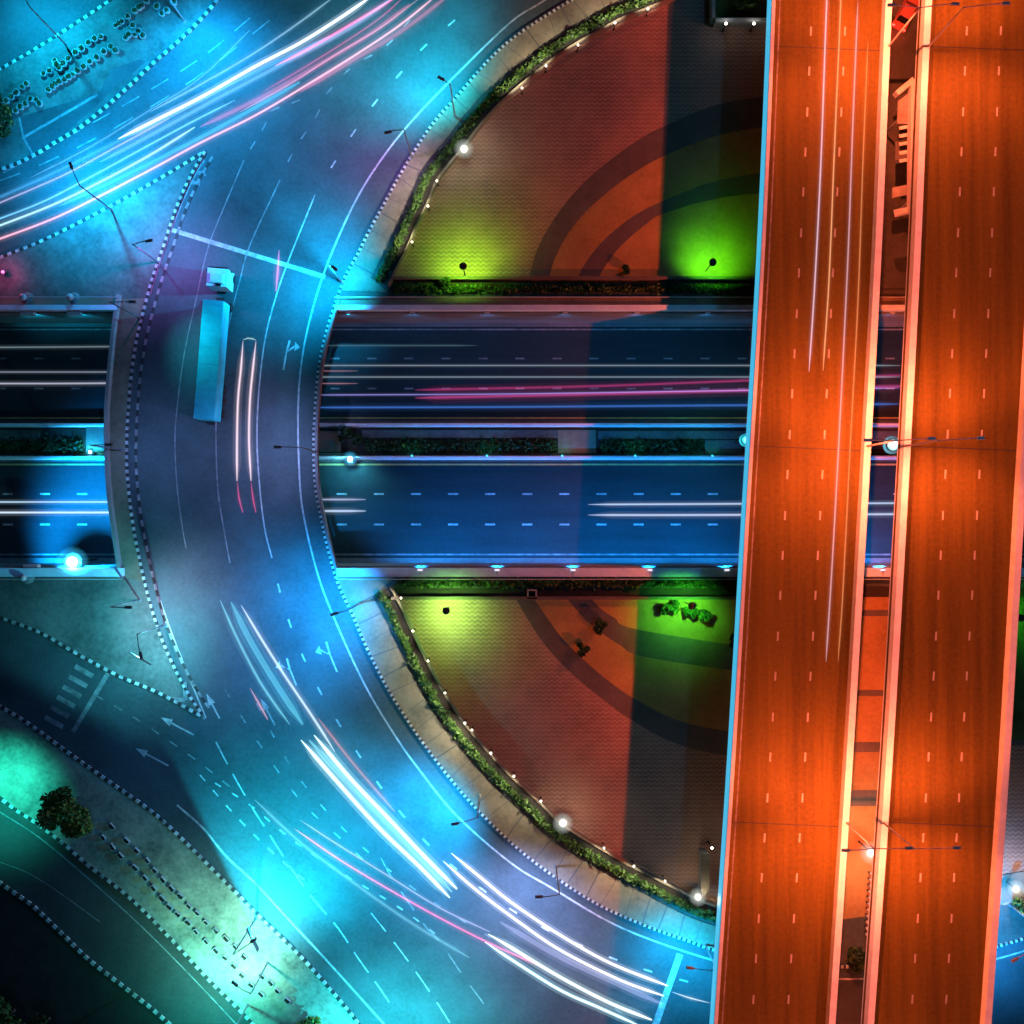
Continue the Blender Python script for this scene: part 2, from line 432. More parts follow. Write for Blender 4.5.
wall_n = spline([(735, -14), (690, -4), (660, 6), (645, 12), (620, 22), (600, 33), (578, 45), (555, 60), (540, 72), (520, 88), (500, 106), (480, 128), (464, 149),
                 (448, 168), (437, 183), (428, 205), (416, 230), (406, 253), (396, 273), (389, 287)], 5)
wall_s = spline([(391, 586), (402, 606), (412, 628), (428, 661), (445, 692), (465, 722), (490, 752), (513, 776), (540, 801), (563, 823), (603, 848),
                 (633, 865), (665, 881), (697, 897), (722, 906), (760, 918)], 5)
in_n = [p for p in inner if p[1] < 292]
in_s = [p for p in inner if p[1] > 580 and p[0] < 765]
pv_n = offset(wall_n, 22); pv_s = offset(wall_s, 24)
def side(pts_a, pts_b): return pts_a + pts_b[::-1]
# which side is outward: choose by distance to the ring centre
def outward(w_, d):
    a = offset(w_, d); c = Vector((820, 440))
    i = len(w_)//2
    return a if (Vector(a[i])-c).length > (Vector(w_[i])-c).length else offset(w_, -d)
island('garden_pavement', in_n+[(388, 292)]+outward(wall_n, 20)[::-1], M['paving'], .13)
island('garden_pavement', in_s+[p for p in outward(wall_s, 21)][::-1]+[(395, 577), (338, 577)], M['paving'], .13)
for nm, wl, lo in (('n', wall_n, in_n), ('s', wall_s, in_s)):
    a = outward(wl, 18); m = MB()
    for p in resample(a, 19):
        q = min(lo, key=lambda t: (t[0]-p[0])**2+(t[1]-p[1])**2)
        d = (Vector(q)-Vector(p)); e = Vector(p)+d*.93
        m.ribbon([W(*p), W(e.x, e.y)], random.choice((.07, .1, .16)), .137)
    structs('pavement_joints', m, M['joint'])  # thin dark strips put radial shadow lines on the pavement

# gardens: brick plaza, bands, inner paving
def zone(name, pts, z, mt): m = MB(); m.prism(W2(pts), None, z); return struct(m.build(name, mt))
gar_n = wall_n+[(800, 280), (800, -14)]
zone('brick_plaza', gar_n, .012, M['brick'])
gar_s = wall_s+[(800, 920), (800, 597), (391, 597)]
zone('brick_plaza', gar_s, .012, M['brick'])
an1 = spline([(528, 281), (537, 250), (552, 222), (575, 192), (605, 164), (640, 139), (665, 126), (720, 104), (800, 92)], 5)
an2 = spline([(548, 281), (556, 256), (572, 228), (595, 203), (625, 179), (662, 157), (720, 135), (800, 122)], 5)
an3 = spline([(576, 281), (586, 262), (604, 240), (632, 217), (663, 201), (720, 180), (800, 168)], 5)
an4 = spline([(597, 281), (606, 265), (622, 245), (645, 225), (663, 214), (720, 198), (800, 190)], 5)
as1 = spline([(515, 597), (527, 618), (545, 645), (570, 672), (600, 697), (635, 722), (690, 748), (800, 768)], 5)
as2 = spline([(533, 597), (546, 616), (562, 638), (584, 660), (610, 682), (637, 700), (690, 724), (800, 742)], 5)
as3 = spline([(566, 597), (578, 612), (595, 628), (620, 645), (650, 658), (800, 680)], 5)
as4 = spline([(590, 597), (600, 608), (615, 618), (640, 630), (800, 655)], 5)
zone('garden_path', an2+[(800, 281)], .016, M['inner']); zone('garden_path', as2+[(800, 597)], .016, M['inner'])
zone('paving_band', an1+an2[::-1], .02, M['band']); zone('paving_band', an3+an4[::-1], .02, M['band'])
zone('paving_band', as1+as2[::-1], .02, M['band']); zone('paving_band', as3+as4[::-1], .02, M['band'])
# drain strips between the gardens and the trench
zone('drain_strip', [(388, 292), (800, 292), (800, 280), (392, 280)], .03, M['soil'])
zone('drain_strip', [(393, 588), (800, 588), (800, 597), (393, 597)], .03, M['soil'])

# the far side: gardens right of the decks
zone('lawn', [(960, 590), (1200, 590), (1200, 740), (960, 740)], .024, M['grass'])
zone('brick_plaza', [(960, 745), (1200, 745), (1200, 905), (960, 905)], .012, M['brick'])
island('garden_pavement', [(960, 910), (1200, 868), (1200, 840), (960, 882)]+[], M['paving'], .13)
zone('brick_plaza', [(800, 597), (950, 597), (950, 905), (800, 925)], .012, M['inner'])
zone('drain_strip', [(802, 588), (1300, 588), (1300, 597), (802, 597)], .03, M['soil'])
zone('paving_band', [(800, 610), (950, 610), (950, 616), (800, 616)], .02, M['band'])
zone('paving_band', [(800, 690), (950, 690), (950, 696), (800, 696)], .02, M['band'])
zone('paving_band', [(800, 742), (950, 742), (950, 752), (800, 752)], .02, M['band'])
zone('paving_band', [(800, 790), (950, 790), (950, 806), (800, 806)], .02, M['band'])

# ------------------------------------------------------------------ kerbs
def kerb(pts, seg_px, wd=.28, h=.2, name='kerb'):
    P = WP(resample(pts, seg_px)); m = MB(); m.wall(P, wd, -.01, h, (0, 1))
    return struct(m.build(name, [M['kerb_w'] if name == 'kerb' else M['paint_worn'], M['kerb_b']]))
kerb([p for p in inner if p[1] < 2000], 2.6, .3)
kerb(outer, 3.6, .3); kerb(offset(outer, 9) if offset(outer, 9)[10][0] > outer[10][0] else offset(outer, -9), 6.5, .3, .06, 'painted_edge')
kerb(isl_road, 4.3, .36); kerb(nw_low, 4.3, .34); kerb(nw_up, 4.0, .36); kerb(nwroad, 4.2, .34)
kerb(lower_kerb, 4.2, .36); kerb(lr_up, 4.4, .38); kerb(lr_lo, 4.4, .38)

# ------------------------------------------------------------------ painted markings of the ring
MZ = .014
def line(pts, wd, parent=ring, mt='paint', name='lane_line', z=MZ, n=8):
    m = MB(); m.ribbon(WP(spline(pts, n)), wd, z); return m.build(name, M[mt], parent)
m = MB(); m.ribbon(WP(eline), .2, MZ); m.build('edge_line', M['paint'], ring)
line([(315, 195), (288, 262), (275, 300), (265, 340), (259, 390), (257, 440), (260, 490), (265, 530), (272, 558)], .16)
line([(280, 180), (250, 245), (240, 280), (231, 315), (222, 360), (217, 410), (216, 440), (218, 490), (224, 530), (230, 563)], .14, mt='paint_worn')
line([(244, 160), (225, 205), (208, 248), (196, 300), (185, 350), (178, 400), (175, 440), (177, 485), (182, 525), (186, 548)], .13, mt='paint_worn')
line([(205, 155), (188, 190), (173, 225), (160, 262), (150, 295)], .15, mt='paint_worn')
line([(160, 600), (172, 634), (187, 672), (206, 718)], .17)
line([(20, 612), (80, 642), (140, 677), (205, 719)], .17, mt='paint_worn')
line([(177, 805), (203, 828), (226, 856), (256, 884), (290, 921), (330, 964), (384, 1024)], .22)
line([(172, 230), (325, 277)], .5, name='stop_line', z=.018)
line([(680, 954), (655, 1026)], .75, name='stop_line', z=.018)
line([(110, 670), (73, 732)], .5, name='stop_line', mt='paint_worn', z=.018)
m = MB()
for i in range(7):
    t = i/6; cx, cy = 90+(54-90)*t, 661+(722-661)*t
    m.ribbon([W(cx-9, cy-5), W(cx+9, cy+5)], .55, MZ)
m.build('crosswalk', M['paint_worn'], ring)
def dashes(pts, step, ln, wd, start=0, mt='paint', parent=ring, skip=()):
    P = resample(spline(pts, 10), 1.0); m = MB(); i = start; k = 0
    while i+ln < len(P):
        if k not in skip: m.ribbon(WP(P[int(i):int(i+ln)+1]), wd, MZ)
        i += step; k += 1
    return m.build('lane_dashes', M[mt], parent)
dashes([(276, 576), (279, 588), (290, 624), (305, 661), (322, 695), (341, 727), (361, 758), (383, 790), (406, 819), (432, 848), (470, 880), (520, 915), (580, 945), (640, 968), (700, 985)], 37, 9, .2, 8)
dashes([(216, 742), (229, 767), (250, 804), (268, 832), (289, 865), (311, 896), (338, 928), (358, 958), (381, 990), (402, 1022)], 36, 25, .16)
dashes([(225, 690), (260, 745), (300, 800), (340, 838), (372, 868)], 30, 9, .17, mt='paint_worn')
dashes([(255, 700), (290, 765), (330, 815), (375, 858), (420, 893), (470, 925), (530, 960), (600, 1000), (640, 1024)], 30, 8, .17, 4, mt='paint_worn')
dashes([(371, 913), (387, 933), (411, 965), (434, 998), (452, 1026)], 37, 24, .14)
dashes([(381, 858), (391, 876), (423, 923), (440, 942), (464, 977), (486, 1007), (500, 1030)], 39, 23, .14, mt='paint_worn')
0 and dashes([(280, 842), (330, 880), (385, 915), (430, 945), (480, 975), (540, 1010)], 21, 8, .16, mt='paint_worn')
dashes([(215, 783), (250, 805), (290, 838), (340, 872), (400, 908), (450, 945)], 20, 7, .16)
dashes([(200, 775), (235, 815), (270, 850), (310, 885)], 20, 8, .16)
dashes([(95, 695), (130, 715), (165, 738), (200, 763), (240, 795)], 22, 9, .15, mt='paint_worn')
dashes([(455, 20), (424, 47), (398, 76), (374, 104), (352, 135), (331, 168)], 37, 9, .18)
dashes([(410, 20), (385, 47), (352, 67), (326, 95), (316, 117), (296, 147), (280, 178)], 26, 9, .17, mt='paint_worn')
dashes([(300, 100), (270, 112), (265, 125), (250, 150)], 22, 9, .15, mt='paint_worn')
dashes([(250, 18), (205, 55), (150, 90), (80, 130), (0, 175)], 34, 20, .14, mt='paint_worn')
dashes([(-40, 195), (40, 165), (120, 125), (200, 75), (270, 20)], 42, 22, .14, mt='paint_worn')
line([(0, 862), (28, 873), (60, 893), (100, 922)], .1, srv, 'paint_worn', 'lane_line', .013)
line([(0, 812), (40, 838), (90, 880), (140, 925), (190, 975), (240, 1028)], .13, srv, 'paint_worn', 'edge_line', .013)
def arrow(px, py, ang, L=3.6, mt='paint', turn=0, parent=ring):
    """straight or bent road arrow, ang = heading in the picture (degrees, 0 = right, 90 = up)"""
    a = R(ang); d = Vector((math.cos(a), math.sin(a), 0)); n = Vector((-d.y, d.x, 0)); c = W(px, py, MZ)
    m = MB(); t = c+d*L/2; b = c-d*L/2; hb = c+d*(L/2-1.35)
    if turn:
        k = c+d*L*.1; t2 = k+n*turn*.75+d*.8
        m.quad(b-n*.09, b+n*.09, k+n*.09, k-n*.09)
        m.quad(k-n*.12, k+n*.12, t2+d*.12, t2-d*.2)
        m.quad(k-n*.12+d*.1, k+n*.1+d*.1, t-n*.02, t-n*.25)
        h0 = t2-d*.55+n*turn*.1; h1 = t2+d*.5; h2 = t2+n*turn*.7
        q = [h0, h2, h1] if turn > 0 else [h0, h1, h2]
    else:
        m.quad(b-n*.1, b+n*.1, hb+n*.1, hb-n*.1); q = [hb-n*.42, t, hb+n*.42]
    i = len(m.v); m.v += [tuple(v) for v in q]; m.f.append((i, i+1, i+2)); m.m.append(0)
    return m.build('arrow_marking', M[mt], parent)
arrow(286, 355, 80, 3.4, 'paint', -1); arrow(331, 657, 112, 3.6, 'paint', 1); arrow(291, 672, 112, 3.2, 'paint', 1)
arrow(213, 706, 118, 3.2, 'paint'); arrow(177, 726, 152, 4.2, 'paint'); arrow(152, 757, 152, 4.2, 'paint'); arrow(268, 712, 118, 3.4, 'paint_worn')
# chevrons at the island tips
m = MB()
for (a, b, c) in (((168, 698), (186, 700), (185, 682)), ((190, 166), (182, 180), (200, 184)), ((204, 160), (194, 172), (206, 174))):
    m.ribbon([W(*a), W(*b)], .45, MZ+.16 if a[0] == 168 else MZ+.004); m.ribbon([W(*b), W(*c)], .45, MZ+.164 if a[0] == 168 else MZ+.008)
m.build('chevron_marking', M['paint_worn'], ring)
# parking bay on the upper island
m = MB(); m.prism(W2([(19, 118), (100, 93), (112, 70), (140, 60), (146, 62), (60, 139), (30, 155)]), None, .147); pk = structs('parking_bay', m, M['asphalt'])
m = MB(); m.ribbon(WP([(24, 138), (62, 116), (98, 95)]), .3, .153); m.ribbon(WP([(20, 118), (24, 138), (33, 154)]), .22, .157)
m.build('bay_line', M['paint_worn'], pk)

# ------------------------------------------------------------------ trench walls, median
def xwall(name, label, cat, y0, y1, z0, z1, mt, x0=XL, x1=XR, zy=0, parent=None):
    """long straight wall; y0,y1 in picture pixels at height zy"""
    a, b = W(0, y0, zy)[1], W(0, y1, zy)[1]
    m = MB(); m.box(((x0+x1)/2, (a+b)/2, (z0+z1)/2), (x1-x0, abs(a-b), z1-z0)); o = m.build(name, mt, parent)
    if label: tag(o, label, cat)
    return o
xb0, xb1 = W(120, 0)[0], W(336, 0)[0]
t = thing('retaining_wall', 'long concrete retaining wall along the north side of the sunken road', 'wall', (0, YN, TZ))
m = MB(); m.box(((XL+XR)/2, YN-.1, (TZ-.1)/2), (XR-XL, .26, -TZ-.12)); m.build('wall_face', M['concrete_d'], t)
m = MB()
for a, b in ((XL, xb0), (xb1, XR)): m.box(((a+b)/2, YN+.22, .5), (b-a, .55, 1.02))
m.build('parapet', M['parapet'], t)
m = MB()
for a, b in ((XL, xb0), (xb1, XR)): m.box(((a+b)/2, YN+1.0, .2), (b-a, 1.0, .42))
m.build('coping', M['paving'], t)
m = MB()
for a, b in ((XL, xb0), (xb1, XR)): m.tube([(a, YN+1.35, 1.1), (b, YN+1.35, 1.1)], .05)
m.build('handrail', M['metal_g'], t)
t = thing('retaining_wall', 'long concrete retaining wall along the south side of the sunken road', 'wall', (0, YS, TZ))
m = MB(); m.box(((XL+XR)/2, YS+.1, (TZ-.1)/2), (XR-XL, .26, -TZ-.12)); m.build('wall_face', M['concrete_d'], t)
xb0s, xb1s = W(125, 0)[0], W(338, 0)[0]
m = MB()
for a, b in ((XL, xb0s), (xb1s, XR)): m.box(((a+b)/2, YS-.45, .5), (b-a, .95, 1.02))
m.build('parapet', M['parapet'], t)
m = MB()
for a, b in ((XL, xb0s), (xb1s, XR)): m.tube([(a, YS-1.2, 1.1), (b, YS-1.2, 1.1)], .05)
m.build('handrail', M['metal_g'], t)

ZB = TZ+.45
def barrier(label, y):
    yy = tY(y, ZB); m = MB()
    m.wall([(XL, yy, 0), (XR, yy, 0)], .55, TZ, TZ+.9, (0,), 1, .45)
    return tag(m.build('concrete_barrier', M['white']), label, 'barrier')
barrier('white concrete barrier along the north edge of the sunken median', 425)
barrier('white concrete barrier along the south edge of the sunken median', 457.5)
# planted median
m = MB(); m.box(((XL+XR)/2, (tY(429)+tY(453))/2, TZ+.15), (XR-XL, abs(tY(429)-tY(453)), .3)); struct(m.build('median', M['soil']))
def med(name, x0, x1, y0, y1, z, mt):
    m = MB(); a, b = W(x0, y0, z), W(x1, y1, z); m.box(((a[0]+b[0])/2, (a[1]+b[1])/2, (TZ+.3+z)/2), (b[0]-a[0], a[1]-b[1], z-TZ-.3)); return struct(m.build(name, mt))
med('median_paving', 316, 341, 431, 452, TZ+.42, M['paving']); med('median_paving', 86, 109, 427, 452, TZ+.42, M['paving_green'])
med('median_paving', 362, 560, 430, 438, TZ+.4, M['paving_green']); med('median_paving', 558, 596, 430, 453, TZ+.42, M['paving'])
med('median_paving', 598, 900, 431, 439, TZ+.4, M['paving_green']); med('median_paving', -60, 40, 430, 441, TZ+.4, M['paving_green'])
med('median_paving', 705, 742, 440, 453, TZ+.42, M['paving_green'])

# ------------------------------------------------------------------ elevated highways
DZ = 8.0
def deckline(pts): return spline([(p[0], p[1]) for p in pts], 6)
def ext(a, b): return a
d1_l = [(790.5, -420), (776, 0), (765, 256), (750, 512), (735, 768), (718, 1024), (690, 1450)]     # inner edge of the left parapet top
d1_r = [(916, -420), (893, 0), (882, 256), (868, 512), (853, 768), (836, 1024), (806, 1450)]
d2_l = [(952, -420), (925, 0), (913.5, 256), (900, 512), (885, 768), (867, 1024), (838, 1450)]
d2_r = [(1077, -420), (1051, 0), (1040, 256), (1025, 512), (1010, 768), (992, 1024), (962, 1450)]
def highway(label, L, Rr, dl, dr, edge_glow):
    L = spline(L, 6); Rr = spline(Rr, 6)
    PT = DZ+1.05
    lw = WP(L, PT); rw = WP(Rr, PT)
    t = thing('elevated_highway', label, 'highway', (lw[len(lw)//2][0], 0, 0))
    n = len(lw)
    lw = [Vector((p[0], p[1], 0)) for p in lw]; rw = [Vector((p[0], p[1], 0)) for p in rw]
    # slab and girder
    m = MB()
    for i in range(n-1):
        m.hexa([(lw[i][0], lw[i][1], DZ-.5), (rw[i][0], rw[i][1], DZ-.5), (rw[i+1][0], rw[i+1][1], DZ-.5), (lw[i+1][0], lw[i+1][1], DZ-.5)][::-1]
               + [(lw[i][0], lw[i][1], DZ), (rw[i][0], rw[i][1], DZ), (rw[i+1][0], rw[i+1][1], DZ), (lw[i+1][0], lw[i+1][1], DZ)][::-1])
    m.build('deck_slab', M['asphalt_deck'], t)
    m = MB()
    for i in range(n-1):
        def sec(k, f, z):
            v = lw[k].lerp(rw[k], f); return (v[0], v[1], z)
        m.hexa([sec(i+1, .25, DZ-2.0), sec(i+1, .75, DZ-2.0), sec(i, .75, DZ-2.0), sec(i, .25, DZ-2.0), sec(i+1, .12, DZ-.51), sec(i+1, .88, DZ-.51), sec(i, .88, DZ-.51), sec(i, .12, DZ-.51)])
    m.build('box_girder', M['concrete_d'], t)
    for sgn, e in ((1, lw), (-1, rw)):
        wd = .42 if edge_glow and sgn > 0 else .8
        e2 = [Vector((p[0]+(-sgn if wd < .5 else sgn)*wd/2, p[1], 0)) for p in e]
        m = MB(); m.wall(e2, wd, DZ-.75, PT, (0,), 1, .86); m.build('parapet', M['parapet'], t)
    if edge_glow:
        e3 = [Vector((p[0]-.47, p[1], 0)) for p in lw]
        m = MB(); m.wall(e3, .1, DZ-.72, DZ+.8); m.build('led_strip', M['led'], t)  # added glowing strip in place of cyan lamp light on this face
    # markings
    for cols in (dl, dr):
        P = resample(spline(cols, 10), 1.0); i = 3.0
        while i+9 < len(P):
            a = WP(P[int(i):int(i)+10], DZ); m = MB(); m.ribbon(a, .19, DZ+.008); i += 40.4
            m.build('lane_dash', M['paint_deck'], t)
    for f in (.055, .945):
        m = MB(); m.ribbon([lw[i].lerp(rw[i], f) for i in range(n)], .15, DZ+.008); m.build('edge_line', M['paint_worn'], t)
    for y in (-355, 46, 446, 822, 1215):
        a = min(lw, key=lambda p: abs(p[1]-W(0, y, DZ)[1])); b = min(rw, key=lambda p: abs(p[1]-W(0, y, DZ)[1]))
        yy = W(0, y, DZ)[1]
        m = MB(); m.ribbon([(a[0]+.1, yy, 0), (b[0]-.5, yy-.5, 0)], .1, DZ+.006); m.build('expansion_joint', M['kerb_b'], t)  # drawn dark line for the lamp pole's shadow across the deck
    for y in (-320, -60, 220, 640, 900, 1260):
        i = min(range(n), key=lambda k: abs(lw[k][1]-W(0, y, 0)[1])); c = lw[i].lerp(rw[i], .5)
        m = MB(); m.lathe((c[0], c[1], 0), [(1.1, 0), (1.1, DZ-2.6), (2.2, DZ-2.02)], 16); m.build('pier', M['concrete'], t)
    return t
highway('elevated highway with light streaks on it, beside the gardens', d1_l, d1_r,
        [(828, -420), (811, 29), (799, 271), (785, 516), (770, 760), (753, 1005), (730, 1400)],
        [(863, -420), (845, 30), (833, 272), (820, 518), (805, 760), (788, 1007), (764, 1400)], True)
highway('elevated highway with empty lanes at the right edge of the photo', d2_l, d2_r,
        [(990, -420), (968, 5), (955.5, 288), (942, 532), (930, 734), (911, 1019), (886, 1400)],
        [(1025, -420), (1002, 5), (989.5, 288), (976, 532), (963, 735), (945, 1019), (920, 1400)], False)

# sodium lamp posts on the decks
SOD = (1, .124, .04)
def deck_lamp(label, base, h, arm, energy, cone, blend, lx=None):
    b = W(base[0], base[1], DZ+1.05); t = thing('highway_lamp', label, 'street lamp', b, 0, 'sodium lamps along the elevated highways')
    top = b+Vector((0, 0, h))
    m = MB(); m.tube([b, b+Vector((0, 0, h*.5)), top], .11, 8, r1=.07); m.build('pole', M['metal_g'], t)
    e = top+Vector((arm, arm*.06, .35))
    m = MB(); m.tube([top-Vector((0, 0, .1)), top+Vector((arm*.5, arm*.03, .25)), e], .055, 6); m.build('arm', M['metal_g'], t)
    m = MB(); m.box(e+Vector((.35, 0, -.02)), (.8, .32, .16), 0, 0, .8); hd = m.build('luminaire', M['metal_g'], t)
    m = MB(); m.box(e+Vector((.35, 0, -.14)), (.6, .22, .06)); m.build('lens', M['lens_o'], hd)
    lp = e+Vector((.35, 0, -.35)) if lx is None else top+Vector((lx, 0, .3))
    if lx is not None:
        m = MB(); m.box(top+Vector((lx, 0, .5)), (.8, .3, .14), 0, 0, .8); m.build('luminaire', M['metal_g'], t)
        m = MB(); m.tube([top-Vector((0, 0, .1)), top+Vector((lx*.5, 0, .3)), top+Vector((lx, 0, .45))], .055, 6); m.build('arm', M['metal_g'], t)
    for sy in (-1, 0, 1):
        light(t, 'sodium_light', 'SPOT', lp, energy*(.55 if sy else .32), SOD, .12, cone, blend, aim=lp+Vector((0, sy*11, -7)))
wh = ['north of the photo', 'near the top edge', 'near the pale cyan lamp', 'beside the bright white lamp', 'south of the photo']
for i, y in enumerate((-345, 46, 446, 823, 1215)):
    x1 = 889-(y-47)*.0545; x2 = 929-(y-47)*.0585
    deck_lamp('thin lamp post with two arms on left deck, '+wh[i], (x1, y), 8.5, 2.9, 48000, 142, .7, -2.9)
    deck_lamp('thin lamp post with long arm on right deck, '+wh[i], (x2, y), 8.5, 3.6, 33000, 116, .7)

# ------------------------------------------------------------------ street lamps of the ring (dark LED heads lighting the road below)
def street_lamp(label, base, head, h, energy, color, cone=150, blend=.7, arm=None, shift=(0, 0), shadow_plate=None, group='street lamps of the ring road', z0=0):
    b = W(base[0], base[1], z0); t = thing('street_lamp', label, 'street lamp', b, 0, group)
    top = b+Vector((0, 0, h)); e = W(head[0], head[1], z0+h+.3) if arm is None else top+Vector((arm[0], arm[1], .3))
    m = MB(); m.tube([b, (b+top)/2, top], .1, 8, r1=.06); m.lathe(b, [(.22, 0), (.22, .12), (.12, .3)], 10); m.build('pole', M['lamp_grey'], t)
    m = MB(); m.tube([top-Vector((0, 0, .1)), (top+e)/2+Vector((0, 0, .15)), e], .05, 6); m.build('arm', M['lamp_grey'], t)
    d = (e-top); a = math.atan2(d.y, d.x)
    m = MB(); m.box(e, (.8, .32, .14), a, 0, .75); hd = m.build('luminaire', M['lamp_grey'], t)
    m = MB(); m.box(e-Vector((0, 0, .11)), (.6, .22, .05), a); m.build('lens', M['lens_c'], hd)
    lp = e-Vector((0, 0, .35))
    if shadow_plate:                                     # added plate that blocks the beam to shape the dark patch on the road
        nx, ny, off, drop = shadow_plate; sa_ = math.atan2(ny, nx)
        m = MB(); m.box((lp[0]+nx*off, lp[1]+ny*off, lp[2]+.2-(drop+.2)/2), (.02, 2.6, drop+.2), sa_); m.build('cut_off_shield', M['lamp_grey'], hd)
    light(t, 'lamp_light', 'SPOT', lp, energy, color, .03 if shadow_plate else .2, cone, blend, aim=lp+Vector((shift[0], shift[1], -10)))
BL = (.012, .36, 1); CY = (.012, .62, 1); TE = (.02, .85, .72); GY = (.42, .6, 1)
VI = (.32, .10, .6)
street_lamp('dark street lamp at the garden kerb beside the bridge start', (342, 283), (334, 268), 9, 60000, (.003, .46, .95), 124, 1, shift=(-6, 3))
street_lamp('dark street lamp beside the garden pavement north of the trench', (455, 117), (441, 78), 9, 60000, (.003, .56, .8), 128, 1, shift=(-6, 8))
street_lamp('dark street lamp at the garden kerb just south of the trench', (360, 603), (334, 614), 9, 58000, (.002, .33, .95), 130, 1, shift=(-5, -2))
street_lamp('dark street lamp at the garden kerb beside the two white streaks', (480, 795), (455, 824), 9, 82000, (.003, .42, .95), 124, 1, shift=(-8, -5))
street_lamp('dark street lamp at the southern garden kerb nearest the stop line', (556, 866), (539, 897), 9, 34000, (.3, .45, 1), 128, 1, shift=(-3, -9))
street_lamp('dark street lamp on the lower pavement over the bright cyan lane', (256, 918), None, 10, 66000, (.003, .66, .9), 124, .85, arm=(2.2, 1.6), shift=(1.5, 5), shadow_plate=(-.896, -.444, .22, .66))
street_lamp('dark street lamp on the lower pavement beside the planter boxes', (268, 962), None, 8, 15000, (.3, .85, .66), 128, .8, arm=(-1.6, 1.2), shift=(-2, 2))
street_lamp('dark street lamp on the corner ground left of the leafy tree', (-8, 770), None, 9, 15000, (.02, .85, .68), 92, .8, arm=(1.2, -1), shift=(0, -2))
street_lamp('dark street lamp on the upper island beside the bowed kerb', (185, 22), None, 9, 50000, (.003, .42, 1), 130, 1, arm=(1.6, -1.6), shift=(1, -5))
street_lamp('dark street lamp on the north west island opposite the upper island', (112, 210), None, 9, 56000, (.003, .44, 1), 148, 1, arm=(-.8, 2.0), shift=(0, 1))
street_lamp('dark street lamp on the upper island near the potted shrubs', (66, 45), None, 9, 30000, (.003, .5, .9), 140, 1, arm=(-.9, 1.6))
street_lamp('dark street lamp on the island tip with violet light', (158, 262), None, 8, 9000, VI, 136, 1, arm=(1.8, .3))  # added lamp that tints the road violet
street_lamp('dark street lamp with violet light at the north garden kerb', (412, 158), (388, 132), 9, 11000, (.3, .14, .6), 144, 1, shift=(-5, 3))  # added lamp for a violet cast on the ring road
street_lamp('dark street lamp at the south west island tip', (165, 625), None, 9, 19000, (.07, .6, .75), 136, .9, arm=(.5, -2.2), shift=(-4, 1), shadow_plate=(-.496, -.868, .4, .3))
street_lamp('dark street lamp on the south west island beside the bridge', (140, 600), None, 9, 9000, (.55, .5, .75), 126, 1, arm=(2.0, 0), shift=(5, -2))  # added lamp that turns the road below greyer
street_lamp('dark street lamp on the pavement east of the decks', (1010, 905), (1015, 960), 9, 36000, BL, 130, 1)
street_lamp('dark street lamp under the deck edge at the south stop line', (705, 944), (690, 968), 7, 26000, (.004, .48, 1), 140, 1, shift=(-1, -4))
street_lamp('dark street lamp below the frame on the merging lanes', (400, 1060), None, 12, 60000, (.02, .72, .85), 140, 1, arm=(0, 2))
street_lamp('dark street lamp on the lower pavement at the bottom edge', (248, 1004), None, 9, 15000, TE, 126, 1, arm=(-1.5, .8), shift=(-2, 1))
street_lamp('dark street lamp on the walkway of the bridge', (122, 450), None, 9, 3500, (.2, .4, 1), 130, 1, arm=(2, 0), shift=(4, 0))
street_lamp('dark street lamp on the bridge parapet above the sunken median', (316, 452), None, 9, 8000, (.3, .42, 1), 122, 1, arm=(-2.3, 0), shift=(-4, 0))
street_lamp('dark street lamp on the north west island aimed at the lorry', (140, 318), None, 9, 5500, (.01, .75, 1), 70, 1, arm=(2.4, 0), shift=(7, -5))  # added lamp that brightens the lorry roof
# ------------------------------------------------------------------ glowing globe lamps
def globe_lamp(name, label, at, z, r, mt, energy, color, group, post=True, z0=0, kind='POINT', aim=None, cone=150):
    c = W(at[0], at[1], z); b = Vector((c[0], c[1], z0)); t = thing(name, label, 'lamp', b, 0, group)
    m = MB(); m.lathe(b, [(.14, 0), (.14, .06), (.05, .1), (.05, z-z0-r*.9), (r*.5, z-z0-r*.8)], 8); m.build('post', M['metal_d'], t)
    m = MB(); m.ball(c, r*.62); m.build('bulb', M[mt], t, smooth=True)
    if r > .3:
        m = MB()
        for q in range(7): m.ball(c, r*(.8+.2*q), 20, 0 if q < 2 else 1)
        m.build('frosted_shade', [M['frost_a'], M['frost_b']], t, smooth=True)  # added glowing shells imitate the halo round the bulb
    if energy: light(t, 'globe_light', kind, c+Vector((0, 0, r+.12)), energy, color, r*.6, cone, .6, aim)
g = 'bright white lamps on the garden walls'
WW = (1, .9, .68)
globe_lamp('wall_lamp', 'large glowing white lamp on the curved wall of the north garden', (464, 149), 2.4, .55, 'lamp_w', 450, (.75, .95, .9), g)
globe_lamp('wall_lamp', 'large glowing white lamp on the curved wall of the south garden', (563, 823), 2.4, .58, 'lamp_w', 400, WW, g)
globe_lamp('wall_lamp', 'large glowing warm lamp where the south garden wall meets the highway', (698, 897), 2.4, .5, 'lamp_w', 260, WW, g)
globe_lamp('wall_lamp', 'large glowing white lamp between the two highway decks', (871, 853), 4.0, .62, 'lamp_w', 1800, WW, g)
globe_lamp('wall_lamp', 'pinkish glowing lamp east of the right highway deck', (1016, 889), 2.4, .5, 'lamp_w', 1200, (1, .7, .6), g)
g = 'small lamps along the curved garden walls'
sn = [(437, 181), (428, 206), (522, 88), (546, 66), (578, 45), (615, 23), (648, 9), (412, 242)]
ss = [(401, 598), (413, 631), (428, 661), (445, 693), (465, 723), (472, 730), (491, 753), (514, 776), (541, 801), (604, 848), (634, 866), (665, 881)]
